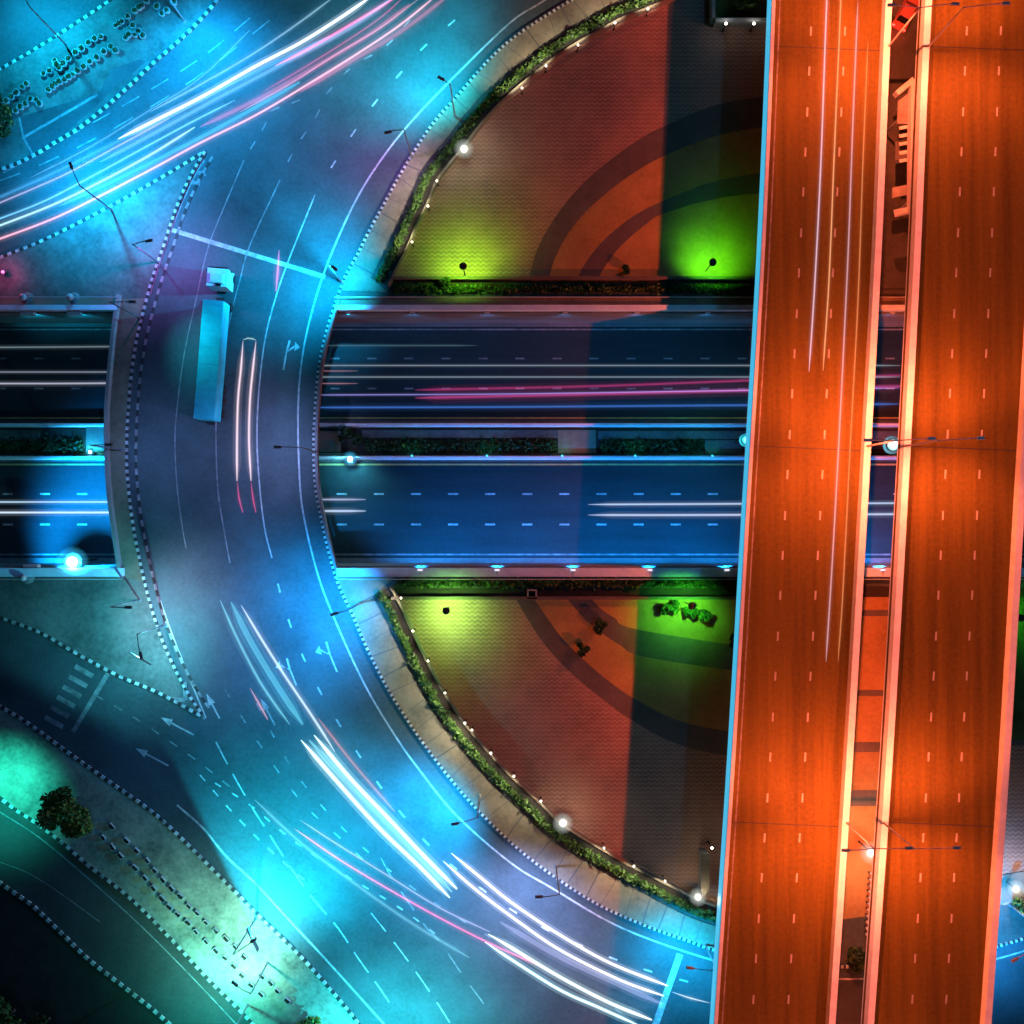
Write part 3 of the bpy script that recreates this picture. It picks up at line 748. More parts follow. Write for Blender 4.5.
for nm, lst, wl in (('north', sorted(sn), wall_n), ('south', ss, wall_s)):
    ow = outward(wl, 26)
    for i, p in enumerate(lst):
        k = min(range(len(wl)), key=lambda q: (wl[q][0]-p[0])**2+(wl[q][1]-p[1])**2); a = W(ow[k][0], ow[k][1], 0)
        globe_lamp('small_wall_lamp', ORD[i]+' small lamp from the trench on the '+nm+' garden wall', p, 2.4, .19, 'lamp_s', 1150, (1, .9, .66), g, z0=.8, kind='SPOT', aim=a, cone=98)
globe_lamp('warning_lamp', 'small pink glowing lamp at the left edge above the sunken road', (3, 272), 1.2, .3, 'lamp_pink', 260, (1, .06, .32), 'warning lamps')  # added globe standing in for a car's pink light
globe_lamp('gate_lamp', 'left small white lamp on the garden gate wall at the top edge', (726, 23.5), 1.8, .26, 'lamp_w', 20, (1, 1, 1), 'gate lamps')
globe_lamp('gate_lamp', 'right small white lamp on the garden gate wall beside the deck', (754, 23.5), 1.8, .26, 'lamp_w', 20, (1, 1, 1), 'gate lamps')
globe_lamp('gate_lamp', 'small white lamp on the gate block beside the south highway edge', (712, 848), 2.2, .24, 'lamp_w', 25, (1, 1, 1), 'gate lamps')

# trench wall lamps and floods
def bracket_lamp(label, px, py, zz, side, energy, color, glowmat, r=.16, ydir=-1, xoff=0, cone=140):
    c = W(px, py, zz); t = thing('trench_lamp', label, 'lamp', c, 0, 'lamps along the sunken road')
    m = MB(); m.box(c+Vector((0, -ydir*.25, -.1)), (.12, .6, .1)); m.lathe(c-Vector((0, 0, .12)), [(.12, -.1), (.3, 0), (.3, .06)], 10); m.build('bracket', M['metal_g'], t)
    m = MB(); m.box(c+Vector((0, 0, .02)), (.55, .22, .12), 0, 0, .7); m.build('diffuser', glowmat, t)
    if energy: light(t, 'trench_light', 'SPOT', c+Vector((0, ydir*.45, -.3)), energy, color, .15, cone, .6, aim=c+Vector((xoff, ydir*4.5, -6.5)))
TB = (.004, .27, 1)
for i, x in enumerate((348, 412, 487, 565, 637, 708, 893, 980)):
    bracket_lamp(ORD[i]+' small lamp from the bridge on the north trench wall', x, 312, .2, 0, 500 if i < 6 else 300, (.03, .3, .8), M['lamp_blue'] if 0 else M['metal_g'], ydir=-1)
for i, x in enumerate((420, 497, 573, 650, 727, 883)):
    bracket_lamp(ORD[i]+' small white lamp from the bridge on the south trench wall', x, 570, 1.1, 0, 9500, TB, M['lamp_dim'], ydir=1, cone=108)
for i, x in enumerate((412, 487, 562, 635, 712)):
    b = W(x, 456, TZ+1.0); t = thing('barrier_lamp', ORD[i]+' small lamp from the bridge on the southern median barrier', 'lamp', b, 0, 'lamps along the median barrier')
    m = MB(); m.lathe(b, [(.1, -.1), (.1, .1), (.18, .16)], 8); m.build('holder', M['metal_g'], t)
    m = MB(); m.ball(b+Vector((0, 0, .22)), .14, 10, 0, .7); m.build('lens', M['lamp_cy'], t)
    light(t, 'barrier_light', 'SPOT', b+Vector((0, .3, .9)), 70, (.03, .8, .75), .1, 150, .8, aim=b+Vector((0, 3, -1)))
for i, x in enumerate((23, 70)):
    c = W(x, 297, 1.4); b = Vector((c[0], c[1], 0)); t = thing('parapet_lamp', ('left' if i == 0 else 'right')+' domed lamp over the north trench wall west of the bridge', 'lamp', b, 0, 'domed parapet lamps')
    m = MB(); m.lathe(b, [(.75, 0), (.75, .3), (.5, .5), (.2, .6), (.2, 1.2)], 14); m.build('pedestal', M['concrete_d'], t)
    m = MB(); m.ball(c, .4, 14); m.build('dome', M['metal_g'], t, smooth=True)
    m = MB(); m.box(b+Vector((0, -1.6, .3)), (1.8, .5, .35), 0, 0, .8); m.build('shade', M['metal_g'], t)
    light(t, 'wall_light', 'SPOT', (b[0], YN-.9, -.1), 600, (.004, .6, 1), .15, 100, .6, aim=(b[0], YN+.4, -2.6))
c = W(23, 578, 1.4); b = Vector((c[0], c[1], 0)); t = thing('parapet_lamp', 'domed lamp over the south trench wall west of the bridge', 'lamp', b, 0, 'domed parapet lamps')
m = MB(); m.lathe(b, [(.75, 0), (.75, .3), (.5, .5), (.2, .6), (.2, 1.2)], 14); m.build('pedestal', M['concrete_d'], t)
m = MB(); m.ball(c, .38, 14); m.build('dome', M['metal_g'], t, smooth=True)
m = MB(); m.box(b+Vector((.4, 1.3, .3)), (2.0, .35, .35), 0, 0, .8); m.build('shade', M['white'], t)

def flood(label, px, py, z, r, energy, color, aim, z0=TZ, mt='lamp_c', cone=170):
    c = W(px, py, z); b = Vector((c[0], c[1], z0)); t = thing('flood_lamp', label, 'lamp', b, 0, 'cyan flood lamps at the sunken road')
    m = MB(); m.tube([b, c-Vector((0, 0, r))], .12, 8, r1=.08); m.build('post', M['metal_d'], t)
    m = MB(); m.lathe(c-Vector((0, 0, r*.7)), [(.15, 0), (r*.9, .15), (r, r*.4)], 14); m.build('housing', M['metal_d'], t)
    m = MB(); m.ball(c, r*.6, 14, 0, .8); m.build('bulb', M[mt], t, smooth=True)
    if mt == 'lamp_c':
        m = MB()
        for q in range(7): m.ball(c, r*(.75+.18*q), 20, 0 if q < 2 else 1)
        m.build('frosted_shade', [M['frost_c'], M['frost_d']], t, smooth=True)  # same added halo shells, in cyan and blue
    if energy: light(t, 'flood_light', 'SPOT', c+Vector((0, 0, r+.1)), energy, color, r*.6, cone, .6, aim=aim)
flood('brilliant cyan lamp on the south trench wall west of the bridge', 72, 562, .8, .95, 190000, (.002, .33, 1), W(112, 541, TZ), z0=TZ, cone=116)
flood('bright cyan lamp on the southern median barrier beside the bridge', 350, 459, TZ+1.6, .5, 2600, (.1, .75, 1), W(345, 500, TZ))
flood('cyan globe lamp half hidden under the left deck at the median', 746, 440, TZ+6, .75, 1300, (.05, .8, 1), W(700, 440, TZ), mt='lamp_cy')
flood('pale cyan lamp in the gap between the highway decks', 893, 445, 5.0, 1.0, 1500, (.2, .8, 1), W(880, 470, TZ), mt='lamp_pc')
flood('small cyan lamp at the corner of the sunken median west of the bridge', 90, 452, TZ+.8, .28, 500, (.05, .8, .9), W(95, 440, TZ))

# green garden floods
def green_lamp(label, px, py, hz, energy, color, aimpx, cone=120, blend=.9):
    c = W(px, py, hz); b = Vector((c[0], c[1], 0)); t = thing('garden_lamp', label, 'garden lamp', b, 0, 'green garden floodlights')
    m = MB(); m.tube([b, c-Vector((0, 0, .15))], .06, 6); m.build('post', M['metal_d'], t)
    m = MB(); m.lathe(c, [(.42, -.12), (.4, .05), (.15, .18)], 12); hd = m.build('shade', M['metal_d'], t)
    m = MB(); m.lathe(c, [(.3, -.2), (.3, -.14)], 12); m.build('lens', M['lens_g'], hd)
    lp = c-Vector((0, 0, .3)); light(t, 'green_light', 'SPOT', lp, energy, color, .1, cone, blend, aim=W(aimpx[0], aimpx[1], 0))
GR = (.1, 1, .015)
green_lamp('green floodlight on the brick plaza near the north garden tip', 463, 266, 4.5, 8500, (.3, 1, .03), (464, 254), 156)
green_lamp('green floodlight on the lawn beside the left deck, north garden', 713, 262, 4.5, 7500, GR, (711, 256), 116)
green_lamp('pale green floodlight on the brick plaza near the south garden tip', 446, 611, 4.5, 10500, (.34, 1, .16), (450, 618), 154)
green_lamp('green floodlight over the dark plants of the south garden', 692, 606, 5.0, 9500, (.1, 1, .06), (680, 612), 120)
green_lamp('green floodlight on the lawn east of the right deck', 1021, 618, 4.0, 2600, GR, (1022, 620), 130)

# ------------------------------------------------------------------ garden walls, hedges, low walls
for lbl, wl in (('curved low wall with small lamps round the north garden', wall_n), ('curved low wall with small lamps round the south garden', wall_s)):
    t = thing('garden_wall', lbl, 'wall', W(*wl[len(wl)//2]))
    m = MB(); m.wall(WP(wl), .3, -.02, .78); m.build('wall_body', M['concrete_d'], t)
    m = MB(); m.wall(WP(wl), .26, .782, .86); m.build('coping', M['paving'], t)
    d = outward(wl, 5); m = MB(); m.ribbon(WP(d), .9, .02); struct(m.build('drain_strip', M['soil']))  # dark strip puts the wall's shade on the ground beside it
def hedge(label, pts, wd_px, hmin, hmax, dens, mats=('leaf', 'leaf_d', 'leaf'), z0=0.0):
    P = resample(pts, 1.0); m = MB()
    for p in P:
        for k in range(dens):
            o = random.gauss(0, wd_px*.28); q = (p[0]+random.uniform(-.6, .6), p[1]+random.uniform(-.6, .6))
            i = P.index(p); a = P[max(i-2, 0)]; b = P[min(i+2, len(P)-1)]
            tt = Vector((b[0]-a[0], b[1]-a[1])).normalized()
            clump = math.sin(i*.21+o)*math.sin(i*.057)
            z = random.uniform(.1, hmin+(hmax-hmin)*random.random()*(1+clump*.5))
            v = W(q[0]-tt.y*o, q[1]+tt.x*o, z0+z)
            m.leaf(v, random.uniform(.14, .32), 0 if random.random() < .6 else (1 if random.random() < .75 else 2))
    o = m.build('hedge', [M[x] for x in mats]); return tag(o, label, 'hedge')
hedge('low green hedge outside the curved north garden wall', outward(wall_n, 12), 6.5, .4, 1.0, 14)
hedge('low green hedge outside the curved south garden wall', outward(wall_s, 13), 6.5, .4, 1.0, 14)
hedge('narrow green hedge between the north garden and the trench parapet', [(395, 289), (755, 289)], 6, .3, .7, 10)
hedge('narrow green hedge between the south garden and the trench parapet', [(398, 583), (750, 583)], 7, .3, .7, 10)
0 and hedge('dark shrub hedge in the sunken median east of the bridge', [(364, 445), (556, 445)], 10, TZ+.7, TZ+.9, 0) if 0 else None
xg0, xg1 = W(392, 0)[0], W(800, 0)[0]
for lbl, y in (('straight low wall on the trench side of the north garden', 279.5), ('straight low wall on the trench side of the south garden', 597.5)):
    t = thing('garden_wall', lbl, 'wall', W(570, y)); yy = W(0, y)[1]
    m = MB(); m.box(((xg0+xg1)/2, yy, .4), (xg1-xg0, .25, .82)); m.build('wall_body', M['concrete_d'], t)
    m = MB(); m.box(((xg0+xg1)/2, yy, .86), (xg1-xg0, .34, .08)); m.build('coping', M['band'], t)
# manhole curb near the south garden wall
c = W(532, 594, .5); m = MB(); 
for dx, dy, sx, sy in ((0, .45, 1.1, .16), (0, -.45, 1.1, .16), (.47, 0, .16, .74), (-.47, 0, .16, .74)): m.box((c[0]+dx, c[1]+dy, .45), (sx, sy, .9))
tag(m.build('drain_shaft', M['concrete']), 'small square concrete shaft at the trench side of the south garden', 'shaft')
# gate wall at the top and gate block at the bottom
t = thing('gate_wall', 'short pale wall with two white lamps at the top beside the highway', 'wall', W(735, 26))
m = MB(); a, b = W(713, 26), W(772, 26); m.box(((a[0]+b[0])/2, a[1], .8), (b[0]-a[0], .35, 1.6)); m.build('wall_body', M['concrete'], t)
m = MB(); a, b = W(711, -10), W(711, 26); m.box((a[0], (a[1]+b[1])/2, .8), (.35, abs(a[1]-b[1])-.4, 1.6)); m.build('wall_return', M['concrete'], t)
zone('lawn', [(713, -30), (800, -30), (800, 25), (713, 25)], .03, M['grass'])
t = thing('gate_block', 'narrow grey concrete block by the south garden wall and the highway', 'wall', W(702, 866))
m = MB(); a = W(702, 868); m.box((a[0], a[1], 1.0), (.75, 4.4, 2.0)); m.build('block_body', M['concrete'], t)
m = MB(); m.box((a[0], a[1], 2.05), (.9, 4.6, .1)); m.build('cap', M['paving'], t)

# ------------------------------------------------------------------ trees and shrubs
def tree(name, label, px, py, h, r, n, mats, group, clumps=9, cat='tree', trunk=True, z0=0.0):
    b = W(px, py, z0); t = thing(name, label, cat, b, 0, group)
    cs = []
    for i in range(clumps):
        a = random.uniform(0, 6.28); d = r*math.sqrt(random.random())*.75
        cs.append(Vector((b[0]+d*math.cos(a), b[1]+d*math.sin(a), z0+h*random.uniform(.55, .95))))
    if trunk:
        m = MB(); top = b+Vector((0, 0, h*.55)); m.tube([b, (b+top)/2+Vector((.05, .04, 0)), top], .2, 8, r1=.12)
        for c in cs: m.tube([top-Vector((0, 0, .3)), (top+c)/2, c], .07, 5, r1=.025)
        m.build('trunk', M['bark'], t)
    m = MB()
    for i in range(n):
        c = random.choice(cs); rr = r*.42
        v = Vector((random.gauss(0, 1), random.gauss(0, 1), random.gauss(0, .8))).normalized()*rr*random.random()**.4
        k = cs.index(c) % len(mats)
        m.leaf(c+v, random.uniform(.16, .34), k if random.random() < .75 else random.randrange(len(mats)))
    m.build('crown', [M[x] for x in mats], t)
    return t
LM = ['leaf', 'leaf_d', 'leaf_y']
G = 'street trees'
tree('street_tree', 'leafy green tree at the head of the planter rows', 77, 804, 5, 2.6, 2600, ['leaf_t', 'leaf', 'leaf_t'], G)
tree('street_tree', 'small yellow green tree beside the head of the planter rows', 86, 815, 4.2, 2.0, 1500, ['leaf_y', 'leaf_t'], G, 6)
tree('street_tree', 'round green tree on the pavement at the bottom edge', 314, 1020, 5, 2.4, 2200, ['leaf_t', 'leaf'], G)
tree('street_tree', 'dark green tree at the left edge of the upper island', 3, 113, 4, 2.0, 1500, ['leaf', 'leaf_d'], G, 7)
tree('street_tree', 'reddish tree at the left edge below the dark green one', 8, 131, 3.5, 2.0, 1300, ['leaf_d', 'leaf_y', 'bark'], G, 7)
tree('street_tree', 'dark tree in the black bottom left corner', 15, 1010, 6, 3.0, 1800, ['leaf_d', 'leaf'], G, 9)
tree('street_tree', 'second dark tree in the bottom left corner, nearer the service road', 50, 1018, 5, 2.4, 1400, ['leaf_d'], G, 7)
G2 = 'plants in the gardens'
for i, (x, y, r, lb) in enumerate(((668, 606, 1.0, 'wide dark shrub left of the green floodlight in the south garden'), (690, 610, .8, 'dark shrub under the green floodlight in the south garden'),
        (704, 614, .7, 'small dark shrub right of the green floodlight in the south garden'), (445, 281, .6, 'small shrub at the foot of the north garden floodlight'),
        (625, 272, .5, 'pale bent shrub at the lawn edge of the north garden'), (735, 640, .9, 'thin leaning shrub beside the deck in the south garden'),
        (582, 648, .7, 'brownish shrub on the ochre paving of the south garden'), (600, 626, .9, 'wide brownish shrub near the straight wall of the south garden'))):
    tree('garden_shrub', lb, x, y, 1.1+r*.3, r, 320, ['leaf_d', 'leaf'], G2, 5, 'shrub')
G3 = 'shrubs in the sunken median'
tree('median_shrub', 'dark shrub beside the pale slab in the sunken median', 347, 436, 1.3, .9, 400, ['leaf_d'], G3, 5, 'shrub', z0=TZ+.3)
tree('median_shrub', 'second dark shrub from the pale slab in the sunken median', 357, 439, 1.3, .9, 400, ['leaf_d'], G3, 5, 'shrub', z0=TZ+.3)
hedge('low dark planting in the sunken median, longest stretch east of the bridge', [(366, 446), (556, 446)], 11, .15, .45, 12, ('leaf_d', 'leaf_d', 'leaf'), TZ+.3)
hedge('low dark planting in the sunken median, near the left highway deck', [(602, 446.5), (703, 446.5)], 11, .15, .45, 12, ('leaf_d', 'leaf_d', 'leaf'), TZ+.3)
hedge('low dark planting in the sunken median west of the bridge', [(-20, 446), (82, 446)], 13, .15, .4, 12, ('leaf_d', 'leaf_d', 'leaf_d'), TZ+.3)
tree('garden_shrub', 'dark round bush between the decks near the bottom edge', 852, 955, 2.2, 1.6, 900, ['leaf_d'], G2, 6, 'shrub')
tree('garden_shrub', 'green bush beside the pinkish lamp east of the right deck', 1020, 902, 2.0, 1.2, 700, ['leaf', 'leaf_d'], G2, 6, 'shrub')
tree('garden_shrub', 'dark bush on the gate lawn at the top edge', 742, 8, 2.0, 1.4, 800, ['leaf', 'leaf_d'], G2, 6, 'shrub')

# ------------------------------------------------------------------ planters
def planter_proto():
    t = thing('planter_box', 'x', 'planter', (0, 0, 0), 0, 'planter boxes on the lower pavement')
    m = MB()
    for sx, sy, lx, ly in ((0, .27, .9, .07), (0, -.27, .9, .07), (.415, 0, .07, .47), (-.415, 0, .07, .47)): m.box((sx, sy, .2), (lx, ly, .4))
    m.box((0, 0, .03), (.74, .46, .055))
    m.build('box', M['concrete'], t, local=True)
    m = MB(); m.box((0, 0, .18), (.74, .46, .24))
    for i in range(26): m.leaf((random.uniform(-.28, .28), random.uniform(-.15, .15), random.uniform(.28, .42)), .1)
    m.build('shrub', M['soil'], t, local=True)
    return t
row1 = [(112, 826), (126, 840), (137, 851), (147, 861), (155, 870), (163, 879), (172, 888), (180, 896), (189, 905), (197, 913), (207, 922), (217, 931), (226, 939), (235, 947), (244, 956)]
row2 = [(104, 837), (112, 846), (121, 855), (135, 868), (145, 878), (154, 888), (162, 898), (170, 906), (178, 913), (188, 922), (197, 931), (207, 941), (217, 950), (225, 957), (234, 966), (242, 975), (251, 984), (262, 993)]
row3 = [(262, 975), (271, 982), (278, 990), (288, 1000)]
pp = planter_proto(); first = True
for rn_, row, nm in ((0, row1, 'nearest the ring road'), (1, row2, 'nearest the service road'), (2, row3, 'by the round tree')):
    for i, p in enumerate(row):
        o = pp if first else copy_tree(pp); first = False
        q = row[min(i+1, len(row)-1)]; q0 = row[max(i-1, 0)]
        o.location = W(p[0]+random.uniform(-.8, .8), p[1]+random.uniform(-.8, .8), .14); k = random.uniform(.72, .95); o.scale = (k, k*.85, .8); o.rotation_euler = (0, 0, math.atan2(-(q[1]-q0[1]), q[0]-q0[0])+random.uniform(-.12, .12))
        o['label'] = ORD[i]+' pale edged planter box from the leafy tree, row '+nm if rn_ < 2 else ORD[i]+' pale edged planter box of the short row '+nm
def pot_proto():
    t = thing('round_planter', 'x', 'planter', (0, 0, 0), 0, 'round pots with shrubs on the upper island')
    m = MB(); n = 12
    m.lathe((0, 0, 0), [(.26, 0), (.38, .45), (.38, .5), (.31, .5), (.3, .4)], n); m.build('pot', M['concrete'], t, local=True)
    m = MB()
    for i in range(40):
        a = random.uniform(0, 6.28); d = .25*math.sqrt(random.random()); m.leaf((d*math.cos(a), d*math.sin(a), random.uniform(.44, .62)), .12)
    m.build('shrub', M['leaf_d'], t, local=True)
    return t
rows = {'the left edge cluster, upper': [(8, 102), (13, 98), (18, 94), (24, 88), (28, 85)],
        'the left edge cluster, lower': [(17, 112), (22, 108), (27, 105), (32, 100), (38, 101), (41, 105)],
        'the upper middle row': [(45, 75), (51, 72), (56, 62), (58, 66), (61, 69), (65, 65), (70, 60), (77, 54), (83, 50), (90, 44), (96, 40), (102, 38)],
        'the lower middle row': [(50, 91), (54, 88), (57, 85), (61, 83), (66, 81), (70, 78), (74, 76), (79, 72), (85, 68), (91, 63), (98, 59), (105, 53), (112, 48), (117, 52)],
        'the upper right row': [(117, 27), (120, 25), (123, 23), (129, 18), (136, 12), (140, 9), (143, 7), (148, 2)],
        'the lower right cluster': [(127, 39), (130, 36), (134, 27), (136, 36), (140, 33), (144, 37), (158, 8), (163, 15), (168, 12), (175, 4)]}
pp = pot_proto(); first = True
for nm, row in rows.items():
    for i, p in enumerate(row):
        o = pp if first else copy_tree(pp); first = False
        o.location = W(p[0], p[1], .15); o.rotation_euler = (0, 0, random.uniform(0, 6)); s = random.uniform(.85, 1.1); o.scale = (s, s, s)
        o['label'] = ORD[i]+' pale round pot from the left in '+nm
# bollards between the decks
m = MB(); m.lathe((0, 0, 0), [(.13, 0), (.13, .75), (.09, .85)], 10)
pb = thing('bollard', 'x', 'bollard', (0, 0, 0), 0, 'bollards between the highway decks')
m.build('post', M['kerb_b'], pb, local=True)
m = MB(); m.lathe((0, 0, 0), [(.15, .55), (.15, .86), (.1, .92)], 10); m.build('cap', M['kerb_w'], pb, local=True)
for i in range(11):
    o = pb if i == 0 else copy_tree(pb)
    o.location = W(869-i*.45, 872+i*6.0, .02); o['label'] = ORD[i]+' small bollard below the white lamp between the decks'

# ------------------------------------------------------------------ articulated lorry on the bridge
p0 = W(203.5, 419, 3.9); p1 = W(213, 300, 3.9)
d = p1-p0; ang = math.atan2(d.y, d.x)-math.pi/2; L = d.length
t = thing('articulated_lorry', 'teal roofed articulated lorry standing on the bridge', 'lorry', ((p0[0]+p1[0])/2, (p0[1]+p1[1])/2, .01), ang)
m = MB(); m.box((0, 0, 2.5), (2.25, L, 2.6)); tr = m.build('trailer', M['trailer'], t, local=True)
m = MB()
for k in range(14): m.box((0, -L/2+.5+k*(L-1)/13, 3.81), (2.15, .07, .03))
m.build('roof_ribs', M['trailer'], tr, local=True)
m = MB(); m.box((0, .2, 1.05), (.9, L+1.2, .26)); m.build('chassis', M['metal_d'], t, local=True)
c0 = W(217.5, 276, 3.2)
cy = (c0-(p0+p1)/2).length
m = MB(); m.box((0, cy-.15, 1.85), (2.35, 2.1, 2.5), 0, 0, .94); cab = m.build('cab', M['cab'], t, local=True)
m = MB(); m.box((0, cy+.93, 2.2), (2.1, .08, .9)); m.build('windscreen', M['glass'], cab, local=True)
m = MB(); m.box((0, cy-.3, 3.2), (1.9, 1.2, .3), 0, 0, .7); m.build('wind_deflector', M['cab'], cab, local=True)
m = MB(); m.box((.2, cy-.85, 3.16), (.6, .5, .12)); m.build('roof_hatch', M['glass'], cab, local=True)
m = MB(); m.box((0, cy+.85, 2.95), (2.2, .35, .08)); m.build('sun_visor', M['metal_d'], cab, local=True)
for sx in (-1, 1):
    m = MB(); m.box((sx*.85, cy+.95, .95), (.35, .12, .22)); m.build('headlight', M['lens_c'], cab, local=True)
    m = MB(); m.box((sx*1.36, cy+.7, 2.3), (.2, .1, .45)); m.build('mirror', M['metal_d'], cab, local=True)
for sx in (-1, 1):
    for y in (-L/2+1.0, -L/2+2.3, -L/2+3.6, L/2-1.0+.9, cy+.2):
        m = MB(); n = 14
        ring_ = [(sx*1.05+dx, y+.5*math.cos(2*math.pi*j/n), .5+.5*math.sin(2*math.pi*j/n)) for dx in (-.15, .15) for j in range(n)]
        m.v = ring_; m.f = [(j, (j+1) % n, n+(j+1) % n, n+j) for j in range(n)]+[tuple(range(n))[::-1], tuple(range(n, 2*n))]; m.m = [0]*len(m.f)
        m.build('wheel', M['rubber'], t, local=True)

# car and stairs in the gap between the decks
def car(label, px, py, ang, paint):
    t = thing('parked_car', label, 'car', W(px, py, .03), ang)
    m = MB(); m.box((0, 0, .55), (1.75, 4.2, .6), 0, 0, .96); m.hexa([(-.8, -1.5, .85), (.8, -1.5, .85), (.8, .9, .85), (-.8, .9, .85), (-.66, -1.1, 1.45), (.66, -1.1, 1.45), (.66, .3, 1.45), (-.66, .3, 1.45)]); m.build('body', paint, t, local=True)
    m = MB(); m.quad((-.7, .95, .9), (.7, .95, .9), (.6, .38, 1.42), (-.6, .38, 1.42)); m.build('windscreen', M['glass'], t, local=True)
    m = MB(); m.quad((.7, -1.56, .9), (-.7, -1.56, .9), (-.6, -1.16, 1.42), (.6, -1.16, 1.42)); m.build('rear_window', M['glass'], t, local=True)
    for sx in (-1, 1):
        m = MB(); m.box((sx*.65, -2.1, .75), (.35, .12, .18)); m.build('tail_lamp', M['tail'], t, local=True)
        m = MB(); m.box((sx*.62, 2.08, .65), (.35, .1, .16)); m.build('headlight', M['white'], t, local=True)
        for y in (-1.3, 1.3):
            m = MB(); n = 12
            m.v = [(sx*.82+dx, y+.32*math.cos(2*math.pi*j/n), .32+.32*math.sin(2*math.pi*j/n)) for dx in (-.1, .1) for j in range(n)]
            m.f = [(j, (j+1) % n, n+(j+1) % n, n+j) for j in range(n)]+[tuple(range(n))[::-1], tuple(range(n, 2*n))]; m.m = [0]*len(m.f)
            m.build('wheel', M['rubber'], t, local=True)
    light(t, 'tail_light', 'POINT', (0, -2.5, .8), 60, (1, .03, .02), .2, local=True)
    return t
car('pale red car with lit tail lamps between the decks at the top edge', 905, 14, R(-28), M['car'])
zS = 4.2
t = thing('footbridge_stairs', 'white framed footbridge stairs standing between the two decks', 'stairs', W(902, 150, 0))
m = MB(); m.wall(WP([(913, 80), (912, 208)], zS+1), .4, zS, zS+1.0); m.build('side_rail', M['white'], t)
m = MB(); m.wall(WP([(897, 93), (914, 79)], zS+1), .55, zS, zS+1.02); m.build('end_rail', M['white'], t)
m = MB(); m.prism([tuple(W(x, y, zS))[:2] for x, y in ((898, 97), (911, 92), (911, 124), (897, 124))], zS-.1, zS+.1); m.build('landing', M['concrete'], t)
for (y0, k) in ((127, 3), (152, 2)):
    m = MB()
    for i in range(k):
        a = W(905, y0+i*8, zS-.3*i); m.box((a[0], a[1], a[2]-.1), (1.2, .35, .12), R(10))
    m.build('step', M['white'], t)
m = MB(); m.prism([tuple(W(x, y, zS-1))[:2] for x, y in ((896, 141), (911, 137), (911, 158), (896, 160))], zS-1.4, zS-1.2); m.build('flight', M['concrete_d'], t)
m = MB(); m.prism([tuple(W(x, y, zS-1))[:2] for x, y in ((892, 188), (912, 184), (912, 194), (892, 198))], zS-1.1, zS-.9); m.build('cross_beam', M['metal_g'], t)
m = MB(); a = W(904, 211, zS); m.box(a, (2.0, .8, .5), R(12), 0, .7); m.build('canopy', M['white'], t)
for x, y in ((911, 95), (911, 150), (911, 200), (898, 120)):
    a = W(x, y, 0); b = W(x, y, zS); m = MB(); m.tube([(b[0], b[1], 0), (b[0], b[1], zS)], .12, 8); m.build('leg', M['metal_g'], t)

# ------------------------------------------------------------------ light trails of the traffic: thin glowing lines at lamp height
TM = {}
def trail(label, pts, wpx, col, strength, z0=0.0, hz=.65):
    for key in ((col, strength*.4), (col, strength*.11), (col, strength*.028)):
        if key not in TM: TM[key] = trail_mat(*key)
    P = [W(p[0], p[1], z0+hz) for p in resample(spline(pts, 6), 5)+[pts[-1]]]
    m = MB()
    for mi, r in ((0, wpx*K*.42), (1, wpx*K*.95), (2, wpx*K*2.2)):
        n0 = len(m.v); m.tube(P, r, 8, mi); k = len(P)
        for i in range(k):
            f = min(1, .12+min(i, k-1-i)/5.0)
            for q in range(8):
                v = Vector(m.v[n0+i*8+q]); m.v[n0+i*8+q] = tuple(P[i]+(v-P[i])*f)
    o = m.build('light_trail', [TM[(col, strength*.4)], TM[(col, strength*.11)], TM[(col, strength*.028)]]); return tag(o, label, 'light trail', 'light trails of the traffic')
WB = (.75, .88, 1); PK = (1, .12, .35); MG = (.75, .12, .6); CB = (.2, .6, 1); LV = (.7, .6, .95); RS = (1, .45, .55)
trail('brightest white light trail on the upper left road', [(118, 139), (160, 118), (205, 95), (256, 66), (300, 43), (340, 18), (372, -4)], 1.9, WB, 3.0)
trail('short hot pink light trail above the pinkish road at the top', [(275, 66), (310, 48), (350, 25), (398, -4)], 2.0, PK, 1.3)
trail('violet light trail, highest of the lines at the left edge', [(-20, 211), (30, 190), (70, 172), (118, 146), (170, 118)], 1.4, LV, .55)
trail('blue light trail, second of the lines at the left edge', [(-20, 226), (40, 203), (85, 180), (140, 150), (190, 123), (235, 100)], 1.5, CB, 1.0)
trail('pale cyan light trail, third of the lines at the left edge', [(-20, 233), (50, 206), (100, 182), (150, 155), (195, 127)], 1.8, (.5, .85, 1), 1.1)
trail('long rosy light trail, lowest of the lines at the left edge', [(-20, 246), (50, 220), (100, 196), (150, 170), (200, 143), (256, 115), (310, 83), (360, 52), (400, 25), (436, -4)], 1.8, RS, 1.1)
trail('faint rose light trail beside the long rosy one', [(240, 112), (290, 84), (335, 55), (380, 28), (420, -2)], 1.2, RS, .45)
trail('faint rose light trail between the hot pink and long rosy ones', [(262, 92), (300, 70), (345, 42), (380, 18), (405, -4)], 1.2, PK, .45)
trail('faint blue light trail nearest the upper island kerb', [(30, 178), (90, 147), (150, 110), (200, 78), (250, 30)], 1.2, CB, .4)
trail('faint pale light trail just above the brightest white one', [(150, 112), (205, 82), (256, 52), (300, 22), (335, -4)], 1.6, (.4, .75, 1), .5)
trail('thick white light trail, outer one of the pair south of the island', [(301, 740), (340, 785), (380, 829), (420, 867), (450, 898)], 2.5, (.7, 1, 1), 2.6)
trail('thick white light trail, inner one of the pair south of the island', [(314, 735), (350, 778), (390, 820), (425, 857), (457, 889)], 2.5, (.7, 1, 1), 2.6)
trail('thin white light trail, inner one of the long southern pair', [(451, 853), (480, 877), (512, 903), (560, 935), (610, 963), (668, 986)], 1.8, (.9, .9, 1), 2.6)
